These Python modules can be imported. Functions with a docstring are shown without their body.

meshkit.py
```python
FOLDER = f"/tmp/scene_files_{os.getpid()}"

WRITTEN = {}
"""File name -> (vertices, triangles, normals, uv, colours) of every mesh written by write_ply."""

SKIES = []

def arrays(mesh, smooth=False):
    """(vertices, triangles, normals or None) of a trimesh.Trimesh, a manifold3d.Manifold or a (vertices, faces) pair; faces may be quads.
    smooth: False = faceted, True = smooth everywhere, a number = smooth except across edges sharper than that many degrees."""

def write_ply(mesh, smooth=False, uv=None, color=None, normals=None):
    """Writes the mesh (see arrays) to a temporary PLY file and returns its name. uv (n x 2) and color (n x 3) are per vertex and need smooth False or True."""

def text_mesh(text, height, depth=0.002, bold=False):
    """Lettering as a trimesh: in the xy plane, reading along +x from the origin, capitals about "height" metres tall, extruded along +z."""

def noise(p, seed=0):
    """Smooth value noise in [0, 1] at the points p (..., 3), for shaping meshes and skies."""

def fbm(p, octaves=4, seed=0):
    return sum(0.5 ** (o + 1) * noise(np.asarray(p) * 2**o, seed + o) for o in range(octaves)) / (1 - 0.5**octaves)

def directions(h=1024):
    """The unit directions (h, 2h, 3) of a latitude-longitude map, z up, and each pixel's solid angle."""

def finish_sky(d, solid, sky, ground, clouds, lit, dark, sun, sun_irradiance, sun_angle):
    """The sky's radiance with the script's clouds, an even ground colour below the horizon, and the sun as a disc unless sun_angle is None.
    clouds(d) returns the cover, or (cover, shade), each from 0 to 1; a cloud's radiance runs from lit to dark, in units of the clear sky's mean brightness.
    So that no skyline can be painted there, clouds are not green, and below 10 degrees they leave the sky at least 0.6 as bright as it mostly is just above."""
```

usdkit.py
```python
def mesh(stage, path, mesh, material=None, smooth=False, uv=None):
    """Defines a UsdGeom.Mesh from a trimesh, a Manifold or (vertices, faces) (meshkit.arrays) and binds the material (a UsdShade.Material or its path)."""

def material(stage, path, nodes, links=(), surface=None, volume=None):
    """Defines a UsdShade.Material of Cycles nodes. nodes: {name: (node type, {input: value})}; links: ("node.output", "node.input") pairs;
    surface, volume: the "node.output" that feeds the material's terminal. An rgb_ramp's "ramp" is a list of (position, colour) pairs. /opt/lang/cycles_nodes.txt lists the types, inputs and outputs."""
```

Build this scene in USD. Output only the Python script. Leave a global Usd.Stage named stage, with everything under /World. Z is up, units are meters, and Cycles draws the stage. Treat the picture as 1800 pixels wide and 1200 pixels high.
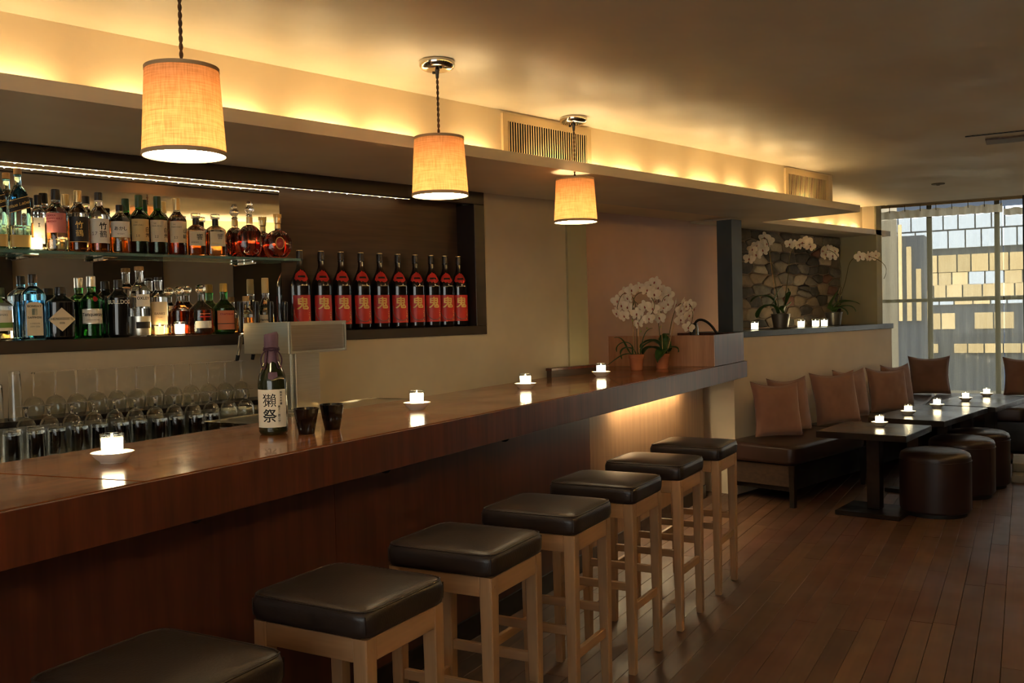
import math, random
import numpy as np
import trimesh
import usdkit
import meshkit
from pxr import Usd, UsdGeom, UsdLux, UsdShade, Sdf, Gf
import shapely
import shapely.affinity
from shapely.geometry import Polygon

random.seed(7)
rng = np.random.default_rng(7)
stage = Usd.Stage.CreateInMemory()
UsdGeom.SetStageUpAxis(stage, UsdGeom.Tokens.z)
UsdGeom.SetStageMetersPerUnit(stage, 1.0)
UsdGeom.Xform.Define(stage, '/World')
UsdGeom.Scope.Define(stage, '/World/Looks')

# ------------------------------------------------------------------ camera, sky, sun, exposure
# world: X runs along the back wall away from the camera, Y into that wall, Z up; the bar and the floor boards run at BA to X
EYE = (0.0, 0.0, 1.45)
YAW, PITCH, ROLL, FOCAL_PX = 45.007, -1.546, -1.385, 1622.67
BA = math.radians(15.933)
EXPOSURE = 1.15
COVE, LED, CANDLE, BULB, UNDER, SUN, SKY = 26.0, 4.0, 26.0, 21.0, 60.0, 1.1, 0.50
FAR_COVE = 105.0


def camera():
    yaw, pit, rol = (math.radians(a) for a in (YAW, PITCH, ROLL))
    fw = np.array([math.cos(yaw) * math.cos(pit), math.sin(yaw) * math.cos(pit), math.sin(pit)])
    r0 = np.array([math.sin(yaw), -math.cos(yaw), 0])
    u0 = np.cross(r0, fw)
    r = math.cos(rol) * r0 + math.sin(rol) * u0
    u = -math.sin(rol) * r0 + math.cos(rol) * u0
    cam = UsdGeom.Camera.Define(stage, '/World/camera')
    m = Gf.Matrix4d(*[float(x) for row in ([*r, 0], [*u, 0], [*(-fw), 0], [*EYE, 1]) for x in row])
    cam.AddTransformOp().Set(m)
    cam.CreateHorizontalApertureAttr(36.0)
    cam.CreateVerticalApertureAttr(24.0)
    cam.CreateFocalLengthAttr(36.0 * FOCAL_PX / 1800)
    cam.CreateClippingRangeAttr(Gf.Vec2f(0.05, 400))
    cam.CreateExposureAttr(EXPOSURE)


camera()
sun = UsdLux.DistantLight.Define(stage, '/World/sun')
sun.CreateIntensityAttr(SUN)
sun.CreateAngleAttr(0.53)
sun.CreateColorAttr(Gf.Vec3f(1.0, 0.86, 0.6))
sun.AddRotateXYZOp().Set(Gf.Vec3f(0, -52, -12))      # from behind the camera, high over the street
dome = UsdLux.DomeLight.Define(stage, '/World/sky')
dome.CreateIntensityAttr(SKY)
dome.CreateColorAttr(Gf.Vec3f(1.0, 0.98, 0.93))


# ------------------------------------------------------------------ helpers
def S(r, g, b):
    """An sRGB colour (0..255) as linear."""
    return tuple((c / 12.92 if c <= 0.04045 else ((c + 0.055) / 1.055) ** 2.4) for c in (r / 255, g / 255, b / 255))


taken = set()


def numbered(parent, name):
    path, k = f'{parent}/{name}', 0
    while path in taken:
        k += 1
        path = f'{parent}/{name}_{k:03d}'
    taken.add(path)
    return path


def tag(prim, label=None, cat=None, group=None, kind=None):
    prim = prim if isinstance(prim, Usd.Prim) else prim.GetPrim()
    for k, v in (('label', label), ('category', cat), ('group', group), ('kind', kind)):
        if v:
            prim.SetCustomDataByKey(k, v)
    return prim


def thing(name, label, cat, loc=(0, 0, 0), rot=0.0, group=None, kind=None):
    x = UsdGeom.Xform.Define(stage, numbered('/World', name))
    x.AddTranslateOp().Set(Gf.Vec3d(*map(float, loc)))
    x.AddRotateZOp().Set(float(rot))
    return tag(x, label, cat, group, kind)


def part(parent, name, mesh, mat, smooth=35, label=None, kind=None):
    path = numbered(str(parent.GetPath()) if parent else '/World', name)
    m = usdkit.mesh(stage, path, mesh, mat, smooth=smooth)
    return tag(m, label, None, None, kind)


def struct(name, mesh, mat, label=None, smooth=False):
    m = part(None, name, mesh, mat, smooth)
    return tag(m, label, None, None, 'structure')


def copy_of(src, label, loc, rot=0.0, group=None):
    """A copy of a finished thing with all its parts."""
    base = src.GetName()
    x = UsdGeom.Xform.Define(stage, numbered('/World', base))
    x.GetPrim().GetReferences().AddInternalReference(src.GetPath())
    x.GetPrim().SetInstanceable(True)
    x.ClearXformOpOrder()
    x.AddTranslateOp().Set(Gf.Vec3d(*map(float, loc)))
    x.AddRotateZOp().Set(float(rot))
    was = src.GetCustomData()
    return tag(x, label, was.get('category'), group or was.get('group'))


def bar_xy(s, y):
    """A point of the bar's frame (s along the bar, y into it) in the world."""
    return (s * math.cos(BA) - y * math.sin(BA), s * math.sin(BA) + y * math.cos(BA))


BDEG = math.degrees(BA)


# ---- meshes
def cat(*ms):
    return trimesh.util.concatenate([m for m in ms if m is not None])


def box(x0, x1, y0, y1, z0, z1, b=0.0):
    if b <= 0:
        m = trimesh.creation.box([x1 - x0, y1 - y0, z1 - z0])
        m.apply_translation([(x0 + x1) / 2, (y0 + y1) / 2, (z0 + z1) / 2])
        return m
    pts = []
    for x, sx in ((x0, 1), (x1, -1)):
        for y, sy in ((y0, 1), (y1, -1)):
            for z, sz in ((z0, 1), (z1, -1)):
                pts += [(x, y + sy * b, z + sz * b), (x + sx * b, y, z + sz * b), (x + sx * b, y + sy * b, z)]
    return trimesh.convex.convex_hull(np.array(pts))


def plank_mesh(x0, x1, y0, y1, z0, z1, b):
    """A board with only its upper edges eased (20 triangles)."""
    v = np.array([[x0, y0, z0], [x1, y0, z0], [x1, y1, z0], [x0, y1, z0],
                  [x0, y0, z1 - b], [x1, y0, z1 - b], [x1, y1, z1 - b], [x0, y1, z1 - b],
                  [x0 + b, y0 + b, z1], [x1 - b, y0 + b, z1], [x1 - b, y1 - b, z1], [x0 + b, y1 - b, z1]])
    q = []
    for a in (0, 4):
        for k in range(4):
            q.append([a + k, a + (k + 1) % 4, a + 4 + (k + 1) % 4, a + 4 + k])
    q.append([8, 9, 10, 11])
    q.append([3, 2, 1, 0])
    q = np.array(q)
    return trimesh.Trimesh(v, np.vstack([q[:, [0, 1, 2]], q[:, [0, 2, 3]]]), process=False)


def rings(rows, closed_ends=True):
    """Skins equal rings of points (k, n, 3)."""
    rows = np.asarray(rows, float)
    k, n = rows.shape[:2]
    v = rows.reshape(-1, 3)
    i, j = np.meshgrid(np.arange(k - 1), np.arange(n), indexing='ij')
    a, b = i * n + j, i * n + (j + 1) % n
    q = np.stack([a, b, b + n, a + n], -1).reshape(-1, 4)
    f = np.vstack([q[:, [0, 1, 2]], q[:, [0, 2, 3]]])
    if closed_ends:
        v = np.vstack([v, rows[0].mean(0), rows[-1].mean(0)])
        c0, c1, j = k * n, k * n + 1, np.arange(n)
        f = np.vstack([f, np.stack([np.full(n, c0), (j + 1) % n, j], 1), np.stack([np.full(n, c1), (k - 1) * n + j, (k - 1) * n + (j + 1) % n], 1)])
    return trimesh.Trimesh(v, f, process=False)


def lathe(prof, n=28, closed_ends=True):
    a = np.arange(n) * 2 * np.pi / n
    return rings([np.stack([r * np.cos(a), r * np.sin(a), np.full(n, z)], 1) for r, z in prof], closed_ends)


def loft(rows, n=40, closed_ends=True):
    """rows of (z, rx, ry, e): superellipse sections, e = 2 round, 8 nearly square."""
    a = np.arange(n) * 2 * np.pi / n + np.pi / n
    out = []
    for z, rx, ry, e in rows:
        r = 1 / (np.abs(np.cos(a)) ** e + np.abs(np.sin(a)) ** e) ** (1 / e)
        out.append(np.stack([rx * r * np.cos(a), ry * r * np.sin(a), np.full(n, z)], 1))
    return rings(out, closed_ends)


def tube(pts, rad, n=8):
    p = np.asarray(pts, float)
    rad = np.broadcast_to(np.asarray(rad, float), (len(p),))
    t = np.gradient(p, axis=0)
    t /= np.linalg.norm(t, axis=1, keepdims=True) + 1e-12
    ref = np.array([0, 0, 1.0]) if abs(t[:, 2]).mean() < 0.8 else np.array([1.0, 0, 0])
    a = np.cross(t, ref)
    a /= np.linalg.norm(a, axis=1, keepdims=True) + 1e-12
    b = np.cross(t, a)
    w = np.arange(n) * 2 * np.pi / n
    return rings(p[:, None] + rad[:, None, None] * (np.cos(w)[None, :, None] * a[:, None] + np.sin(w)[None, :, None] * b[:, None]))


def curve(pts, n=20):
    """A smooth line through the points."""
    from scipy.interpolate import CubicSpline
    p = np.asarray(pts, float)
    d = np.concatenate([[0], np.cumsum(np.linalg.norm(np.diff(p, axis=0), axis=1))])
    return CubicSpline(d, p)(np.linspace(0, d[-1], n))


def prism(poly, z0, z1):
    m = trimesh.creation.extrude_polygon(poly if isinstance(poly, Polygon) else Polygon(poly), z1 - z0, engine='earcut')
    m.apply_translation([0, 0, z0])
    return m


def grid(P):
    """A sheet from points (k, n, 3)."""
    k, n = P.shape[:2]
    i, j = np.meshgrid(np.arange(k - 1), np.arange(n - 1), indexing='ij')
    a = i * n + j
    q = np.stack([a, a + 1, a + n + 1, a + n], -1).reshape(-1, 4)
    return trimesh.Trimesh(P.reshape(-1, 3), np.vstack([q[:, [0, 1, 2]], q[:, [0, 2, 3]]]), process=False)


def slab(P, thick):
    """A sheet (k, n, 3) given thickness along its normals."""
    P = np.asarray(P, float)
    k, n = P.shape[:2]
    du, dv = np.gradient(P, axis=0), np.gradient(P, axis=1)
    nn = np.cross(du, dv)
    nn /= np.linalg.norm(nn, axis=2, keepdims=True) + 1e-12
    A, B = P + nn * thick / 2, P - nn * thick / 2
    i, j = np.meshgrid(np.arange(k - 1), np.arange(n - 1), indexing='ij')
    a = i * n + j
    q1 = np.stack([a, a + n, a + n + 1, a + 1], -1).reshape(-1, 4)
    o = k * n
    q2 = np.stack([a, a + 1, a + n + 1, a + n], -1).reshape(-1, 4) + o
    rim = [*range(n), *range(2 * n - 1, k * n, n), *range(k * n - 2, (k - 1) * n - 1, -1), *range((k - 2) * n, 0, -n)]
    rim = np.array(rim)
    nx = np.roll(rim, -1)
    q3 = np.stack([rim, nx, nx + o, rim + o], 1)
    q = np.vstack([q1, q2, q3])
    m = trimesh.Trimesh(np.vstack([A.reshape(-1, 3), B.reshape(-1, 3)]), np.vstack([q[:, [0, 1, 2]], q[:, [0, 2, 3]]]), process=False)
    return m


def moved(m, t=(0, 0, 0), rz=0.0, rx=0.0, ry=0.0):
    m = m.copy()
    for ang, ax in ((rx, [1, 0, 0]), (ry, [0, 1, 0]), (rz, [0, 0, 1])):
        if ang:
            m.apply_transform(trimesh.transformations.rotation_matrix(ang, ax))
    m.apply_translation(t)
    return m


# ------------------------------------------------------------------ materials
LOOK = '/World/Looks/'


def plain(name, base, rough=0.5, **kw):
    return usdkit.material(stage, LOOK + name, {'p': ('principled_bsdf', {'base_color': base, 'roughness': rough, **kw})}, surface='p.BSDF')


def mottled(name, c1, c2, scale=3.0, rough=0.6, detail=4.0, bump=0.0, bscale=60.0, stretch=(1, 1, 1), var=0.0, coords='object', r2=None, **kw):
    """Noise between two colours; stretch squeezes the noise along an axis (wood grain, brushed metal); var adds a tone for each copy."""
    n = {'tc': ('texture_coordinate', {}) if coords == 'object' else ('geometry', {}),
         'mp': ('mapping', {'mapping_type': 'point', 'scale': stretch}),
         'no': ('noise_texture', {'scale': scale, 'detail': detail, 'roughness': 0.6}),
         'ra': ('rgb_ramp', {'ramp': [(0.32, c1), (0.68, c2)]}),
         'p': ('principled_bsdf', {'roughness': rough, **kw})}
    out = 'tc.object' if coords == 'object' else 'tc.position'
    l = [(out, 'mp.vector'), ('mp.vector', 'no.vector'), ('no.fac', 'ra.fac')]
    col = 'ra.color'
    if var:
        n['oi'] = ('object_info', {})
        n['mr'] = ('map_range', {'from_min': 0.0, 'from_max': 1.0, 'to_min': 1 - var, 'to_max': 1 + var})
        n['hv'] = ('hsv', {'hue': 0.5, 'saturation': 1.0, 'fac': 1.0})
        l += [('oi.random', 'mr.value'), ('mr.result', 'hv.value'), (col, 'hv.color')]
        col = 'hv.color'
    l.append((col, 'p.base_color'))
    if r2 is not None:
        n['no3'] = ('noise_texture', {'scale': 2.2, 'detail': 5.0})
        n['rr'] = ('map_range', {'from_min': 0.35, 'from_max': 0.65, 'to_min': rough, 'to_max': r2, 'clamp': True})
        l += [(out, 'no3.vector'), ('no3.fac', 'rr.value'), ('rr.result', 'p.roughness')]
    if bump:
        n['nb'] = ('noise_texture', {'scale': bscale, 'detail': 3.0})
        n['bu'] = ('bump', {'strength': bump, 'distance': 0.004})
        l += [('mp.vector', 'nb.vector'), ('nb.fac', 'bu.height'), ('bu.normal', 'p.normal')]
    return usdkit.material(stage, LOOK + name, n, l, surface='p.BSDF')


def glow(name, color, strength):
    return usdkit.material(stage, LOOK + name, {'e': ('emission', {'color': color, 'strength': strength})}, surface='e.emission')


def clear(name, tint, rough=0.0, ior=1.45):
    return usdkit.material(stage, LOOK + name, {'p': ('principled_bsdf', {'base_color': tint, 'roughness': rough, 'ior': ior, 'transmission_weight': 1.0})}, surface='p.BSDF')


def pane(name, mid=(0.97, 0.985, 0.975), rim=(0.97, 0.985, 0.975), edge=0.55):
    """Thin clear glass: see-through, with a mirror-like sheen that grows towards grazing view; rim tints the edge-on glass."""
    return usdkit.material(stage, LOOK + name, {'f': ('layer_weight', {'blend': 0.5}), 'w': ('math', {'math_type': 'power', 'value2': 2.6}), 'v': ('math', {'math_type': 'multiply_add', 'value2': edge, 'value3': 0.035}),
                                                'r': ('rgb_ramp', {'ramp': [(0.0, mid), (0.62, mid), (1.0, rim)]}),
                                                't': ('transparent_bsdf', {}), 'g': ('glossy_bsdf', {'color': (1, 1, 1), 'roughness': 0.02}), 'm': ('mix_closure', {})},
                           [('f.facing', 'w.value1'), ('w.value', 'v.value1'), ('v.value', 'm.fac'), ('f.facing', 'r.fac'), ('r.color', 't.color'), ('t.BSDF', 'm.closure1'), ('g.BSDF', 'm.closure2')], surface='m.closure')


def cloth_through(name, color, color2, through, scale, stretch_a, stretch_b, open_=0.0):
    """Woven cloth that lets light through: two crossed stretched noises as threads; open_ leaves some straight see-through."""
    n = {'tc': ('texture_coordinate', {}), 'ma': ('mapping', {'mapping_type': 'point', 'scale': stretch_a}), 'mb': ('mapping', {'mapping_type': 'point', 'scale': stretch_b}),
         'na': ('noise_texture', {'scale': scale, 'detail': 2.0}), 'nb': ('noise_texture', {'scale': scale, 'detail': 2.0}),
         'ad': ('math', {'math_type': 'add'}), 'ra': ('rgb_ramp', {'ramp': [(0.36, color2), (0.62, color)]}), 'hf': ('math', {'math_type': 'multiply', 'value2': 0.5}),
         'd': ('diffuse_bsdf', {}), 't': ('translucent_bsdf', {}), 'm': ('mix_closure', {'fac': through})}
    l = [('tc.object', 'ma.vector'), ('tc.object', 'mb.vector'), ('ma.vector', 'na.vector'), ('mb.vector', 'nb.vector'), ('na.fac', 'ad.value1'), ('nb.fac', 'ad.value2'), ('ad.value', 'hf.value1'),
         ('hf.value', 'ra.fac'), ('ra.color', 'd.color'), ('ra.color', 't.color'), ('d.BSDF', 'm.closure1'), ('t.BSDF', 'm.closure2')]
    top = 'm.closure'
    if open_:
        n['tr'] = ('transparent_bsdf', {'color': (1, 1, 1)})
        n['mx'] = ('mix_closure', {'fac': open_})
        l += [('m.closure', 'mx.closure1'), ('tr.BSDF', 'mx.closure2')]
        top = 'mx.closure'
    return usdkit.material(stage, LOOK + name, n, l, surface=top)


WARM = (1.0, 0.77, 0.40)
M = dict(
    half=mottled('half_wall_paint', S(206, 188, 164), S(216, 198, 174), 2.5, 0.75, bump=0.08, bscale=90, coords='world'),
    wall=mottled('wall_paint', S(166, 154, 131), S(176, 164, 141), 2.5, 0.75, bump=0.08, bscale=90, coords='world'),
    pink=mottled('light_tinted_wall_paint', S(208, 174, 157), S(218, 184, 167), 2.5, 0.75, bump=0.08, bscale=90, coords='world'),  # pink cast of the mixed light put into the paint
    strip=mottled('olive_wall_paint', S(154, 146, 114), S(162, 154, 122), 2.5, 0.75, coords='world'),
    ceiling=mottled('ceiling_paint', S(194, 184, 165), S(208, 198, 179), 1.1, 0.42, bump=0.35, bscale=2.2, stretch=(1, 1.6, 1), coords='world', r2=0.6),
    soffit=mottled('soffit_paint', S(190, 177, 154), S(202, 189, 166), 1.6, 0.38, bump=0.05, bscale=30, coords='world', r2=0.6),
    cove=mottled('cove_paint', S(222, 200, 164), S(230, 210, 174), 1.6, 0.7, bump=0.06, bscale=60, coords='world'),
    mahogany=mottled('mahogany', S(70, 33, 20), S(106, 52, 32), 3.0, 0.36, 6.0, stretch=(9, 9, 0.7), coat_weight=0.15, coat_roughness=0.3),
    mahogany_dark=mottled('mahogany_panel', S(70, 34, 25), S(94, 48, 34), 3.0, 0.36, 6.0, stretch=(8, 8, 0.6), coat_weight=0.15, coat_roughness=0.2),
    mahogany_top=mottled('mahogany_top', S(116, 68, 36), S(152, 96, 54), 3.0, 0.13, 6.0, stretch=(0.7, 8, 8), coat_weight=0.35, coat_roughness=0.04, r2=0.24),
    panel_end_lit=mottled('panel_end_lit', S(120, 88, 62), S(142, 108, 78), 3.0, 0.4, 6.0, stretch=(8, 8, 0.6), coat_weight=0.15, coat_roughness=0.2),  # paler copy of the panel wood, lamp glow put into its colour
    mahogany_box=mottled('mahogany_box', S(166, 116, 80), S(192, 140, 102), 3.0, 0.4, 6.0, stretch=(9, 9, 0.7)),
    oak=mottled('stool_wood', S(156, 118, 82), S(182, 143, 105), 2.6, 0.45, 5.0, stretch=(7, 7, 0.8), var=0.1),
    oak_x=mottled('stool_wood_across', S(156, 118, 82), S(182, 143, 105), 2.6, 0.45, 5.0, stretch=(0.8, 7, 7)),
    oak_y=mottled('stool_wood_along', S(156, 118, 82), S(182, 143, 105), 2.6, 0.45, 5.0, stretch=(7, 0.8, 7)),
    leather=mottled('stool_leather', S(44, 35, 32), S(54, 43, 38), 6.0, 0.34, bump=0.12, bscale=160, specular_ior_level=0.4),
    bench_leather=mottled('bench_leather', S(50, 32, 28), S(60, 39, 33), 5.0, 0.4, bump=0.1, bscale=120),
    ottoman_leather=mottled('ottoman_leather', S(38, 23, 23), S(46, 28, 27), 5.0, 0.38, bump=0.1, bscale=120),
    black_wood=mottled('black_wood', S(26, 20, 18), S(34, 27, 23), 3.0, 0.2, 5.0, stretch=(0.8, 8, 8), r2=0.3),
    wenge=mottled('wenge', S(32, 22, 19), S(41, 29, 24), 3.0, 0.42, 6.0, stretch=(0.8, 9, 9), coords='world'),
    wenge_back=mottled('wenge_back', S(54, 38, 28), S(70, 50, 37), 3.0, 0.5, 6.0, stretch=(0.9, 9, 16), coords='world'),
    mirror=plain('mirror_glass', (0.9, 0.92, 0.9), 0.0, metallic=1.0),
    steel=mottled('brushed_steel', S(214, 208, 192), S(224, 218, 202), 3.0, 0.26, 3.0, stretch=(1, 1, 60), metallic=1.0),
    steel_dark=mottled('dull_steel', S(150, 138, 124), S(164, 152, 138), 3.0, 0.3, 3.0, stretch=(1, 1, 60), metallic=1.0),
    chrome=plain('chrome', (0.75, 0.72, 0.66), 0.08, metallic=1.0),
    nickel=plain('polished_nickel', (0.62, 0.56, 0.46), 0.12, metallic=1.0),
    black_plastic=plain('black_plastic', S(18, 16, 16), 0.25),
    black=plain('black_void', S(12, 10, 9), 0.6),
    slate=mottled('slate_slab', S(52, 57, 59), S(64, 70, 72), 4.0, 0.3, coords='world', r2=0.45),
    slate_post=mottled('slate_post', S(64, 72, 76), S(76, 84, 88), 4.0, 0.5, coords='world'),
    cord=plain('brown_cord', S(70, 48, 26), 0.8),
    trim=plain('shade_trim', S(186, 158, 120), 0.8),
    linen=cloth_through('linen_shade', S(230, 196, 158), S(204, 166, 128), 0.55, 150.0, (1.6, 1.6, 0.12), (0.1, 0.1, 2.0)),
    diffuser=glow('lamp_diffuser', (1.0, 0.80, 0.48), 8.5),
    bulb=glow('lamp_bulb', (1.0, 0.70, 0.36), BULB),
    cove_lamp=glow('cove_lamp', WARM, COVE),
    far_lamp=glow('far_cove_lamp', WARM, FAR_COVE),
    led=glow('led_strip', (1.0, 0.62, 0.24), LED),
    led_dot=glow('led_point', (1.0, 0.84, 0.6), LED * 5),
    under=glow('under_bar_lamp', (1.0, 0.80, 0.46), UNDER),
    flame=glow('flame', (1.0, 0.66, 0.26), CANDLE * 3),
    wax=usdkit.material(stage, LOOK + 'glowing_wax', {'p': ('principled_bsdf', {'base_color': (0.9, 0.84, 0.7), 'roughness': 0.6, 'emission_color': (1.0, 0.8, 0.48), 'emission_strength': 6.0})}, surface='p.BSDF'),
    wax_orange=usdkit.material(stage, LOOK + 'amber_wax', {'p': ('principled_bsdf', {'base_color': (0.9, 0.6, 0.3), 'roughness': 0.6, 'emission_color': (1.0, 0.5, 0.12), 'emission_strength': 1.6})}, surface='p.BSDF'),
    ceramic=plain('white_ceramic', S(232, 222, 206), 0.22),
    glass=clear('clear_glass', (0.97, 0.98, 0.97)),
    thin=pane('thin_glass', rim=(0.62, 0.66, 0.60), edge=0.75),
    shelf_glass=usdkit.material(stage, LOOK + 'shelf_glass', {'p': ('principled_bsdf', {'base_color': (0.42, 0.68, 0.62), 'roughness': 0.05, 'transmission_weight': 0.75})}, surface='p.BSDF'),
    green_glass=clear('green_glass', (0.16, 0.58, 0.16)),
    dkgreen_glass=clear('dark_green_glass', (0.03, 0.16, 0.06)),
    blue_glass=clear('pale_blue_glass', (0.42, 0.74, 0.92)),
    whisky=clear('whisky', (0.80, 0.36, 0.10), ior=1.36),
    whisky_dark=clear('dark_whisky', (0.34, 0.08, 0.02), ior=1.36),
    pale_spirit=clear('pale_spirit', (0.95, 0.84, 0.55), ior=1.36),
    cognac=clear('cognac', (0.62, 0.10, 0.05), ior=1.36),
    black_glass=plain('black_bottle_glass', S(16, 12, 11), 0.06, coat_weight=0.5),
    sake_glass=mottled('brown_bottle_glass', S(20, 12, 9), S(26, 16, 11), 3, 0.07, coat_weight=0.5),
    olive_glass=plain('olive_bottle_glass', S(34, 38, 18), 0.05, coat_weight=0.5),
    cup=plain('black_cut_glass', S(10, 7, 8), 0.04, specular_ior_level=0.6),
    paper=mottled('cream_label', S(214, 196, 160), S(224, 206, 170), 3, 0.7),
    white_paper=plain('white_label', S(232, 224, 206), 0.7),
    pink_paper=plain('pink_label', S(214, 128, 120), 0.7),
    black_paper=plain('black_label', S(26, 20, 16), 0.5),
    green_paper=plain('green_label', S(110, 150, 60), 0.6),
    tan_paper=plain('tan_label', S(206, 178, 122), 0.7),
    orange_paper=plain('orange_label', S(206, 120, 82), 0.7),
    red_paper=mottled('red_label', S(176, 34, 28), S(192, 42, 32), 6, 0.4),
    red_wax=plain('red_seal', S(150, 20, 24), 0.4),
    ink=plain('black_ink', S(18, 14, 12), 0.6),
    grey_ink=plain('grey_ink', S(112, 96, 90), 0.6),
    gold=plain('gold_ink', S(216, 178, 98), 0.45),
    gold_cap=plain('gold_cap', (0.72, 0.53, 0.26), 0.3, metallic=0.9),
    silver_cap=plain('silver_cap', (0.7, 0.68, 0.6), 0.3, metallic=0.9),
    dark_cap=plain('dark_cap', S(34, 26, 20), 0.35),
    cork=mottled('cork', S(176, 130, 78), S(200, 156, 100), 30, 0.8),
    green_cap=plain('green_cap', S(20, 60, 30), 0.35),
    yellow_cap=plain('yellow_cap', S(190, 150, 60), 0.5),
    purple=mottled('purple_wrap', S(92, 68, 84), S(108, 80, 96), 14, 0.75, bump=0.2, bscale=40),
    purple_cord=plain('purple_cord', S(58, 26, 48), 0.8),
    terracotta=mottled('terracotta', S(158, 92, 58), S(182, 112, 74), 5, 0.8, bump=0.1),
    zinc=mottled('zinc_pot', S(96, 92, 86), S(120, 114, 106), 4, 0.35, metallic=0.7),
    petal=usdkit.material(stage, LOOK + 'orchid_petal', {'d': ('principled_bsdf', {'base_color': S(250, 240, 222), 'roughness': 0.6}), 't': ('translucent_bsdf', {'color': S(240, 226, 200)}), 'm': ('mix_closure', {'fac': 0.4})},
                          [('d.BSDF', 'm.closure1'), ('t.BSDF', 'm.closure2')], surface='m.closure'),
    lip=plain('orchid_lip', S(176, 96, 84), 0.6),
    bud=plain('orchid_bud', S(170, 176, 90), 0.6),
    leaf=mottled('orchid_leaf', S(44, 72, 26), S(62, 94, 36), 3, 0.4),
    stem=plain('orchid_stem', S(92, 84, 40), 0.6),
    cane=plain('stake_cane', S(190, 150, 100), 0.7),
    moss=mottled('moss', S(84, 60, 34), S(120, 92, 52), 30, 0.9, bump=0.6, bscale=60),
    suede=mottled('suede', S(124, 88, 73), S(140, 101, 84), 5.0, 0.85, bump=0.12, bscale=90, sheen_weight=0.3, var=0.12),
    mortar=mottled('mortar', S(122, 106, 92), S(142, 124, 108), 8, 0.9, bump=0.5, bscale=40, coords='world'),
    grille=plain('vent_paint', S(214, 186, 140), 0.5),
    concrete=mottled('concrete', S(120, 112, 98), S(138, 130, 114), 5, 0.7, coords='world'),
    curtain=cloth_through('sheer_curtain', S(178, 174, 146), S(156, 152, 126), 0.46, 60.0, (0.2, 4, 0.05), (3, 3, 2.5), open_=0.44),
    curtain_band=cloth_through('curtain_heading', S(226, 218, 198), S(206, 200, 180), 0.5, 60.0, (0.2, 4, 0.05), (3, 3, 2.5), open_=0.0),
    bronze=plain('bronze_frame', S(88, 82, 64), 0.5),
    window_glass=pane('window_glass'),
)
STONES = [mottled(f'stone_{n}', S(*a), S(*b), 9.0, 0.85, 6.0, bump=0.7, bscale=24) for n, a, b in (
    ('grey', (84, 80, 74), (120, 114, 104)), ('dark', (58, 54, 50), (84, 78, 70)), ('tan', (112, 98, 80), (138, 122, 102)), ('red', (98, 66, 54), (120, 86, 72)), ('pale', (140, 128, 112), (166, 154, 136)))]
PLANKS = [mottled(f'floor_board_{n}', S(*a), S(*b), 2.4, 0.38, 6.0, stretch=(0.6, 9, 9), r2=0.56) for n, a, b in (
    ('brown', (80, 56, 44), (96, 68, 52)), ('red', (84, 53, 42), (98, 64, 50)), ('dark', (73, 49, 38), (86, 58, 45)), ('pale', (91, 65, 49), (109, 79, 59)))]
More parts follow.
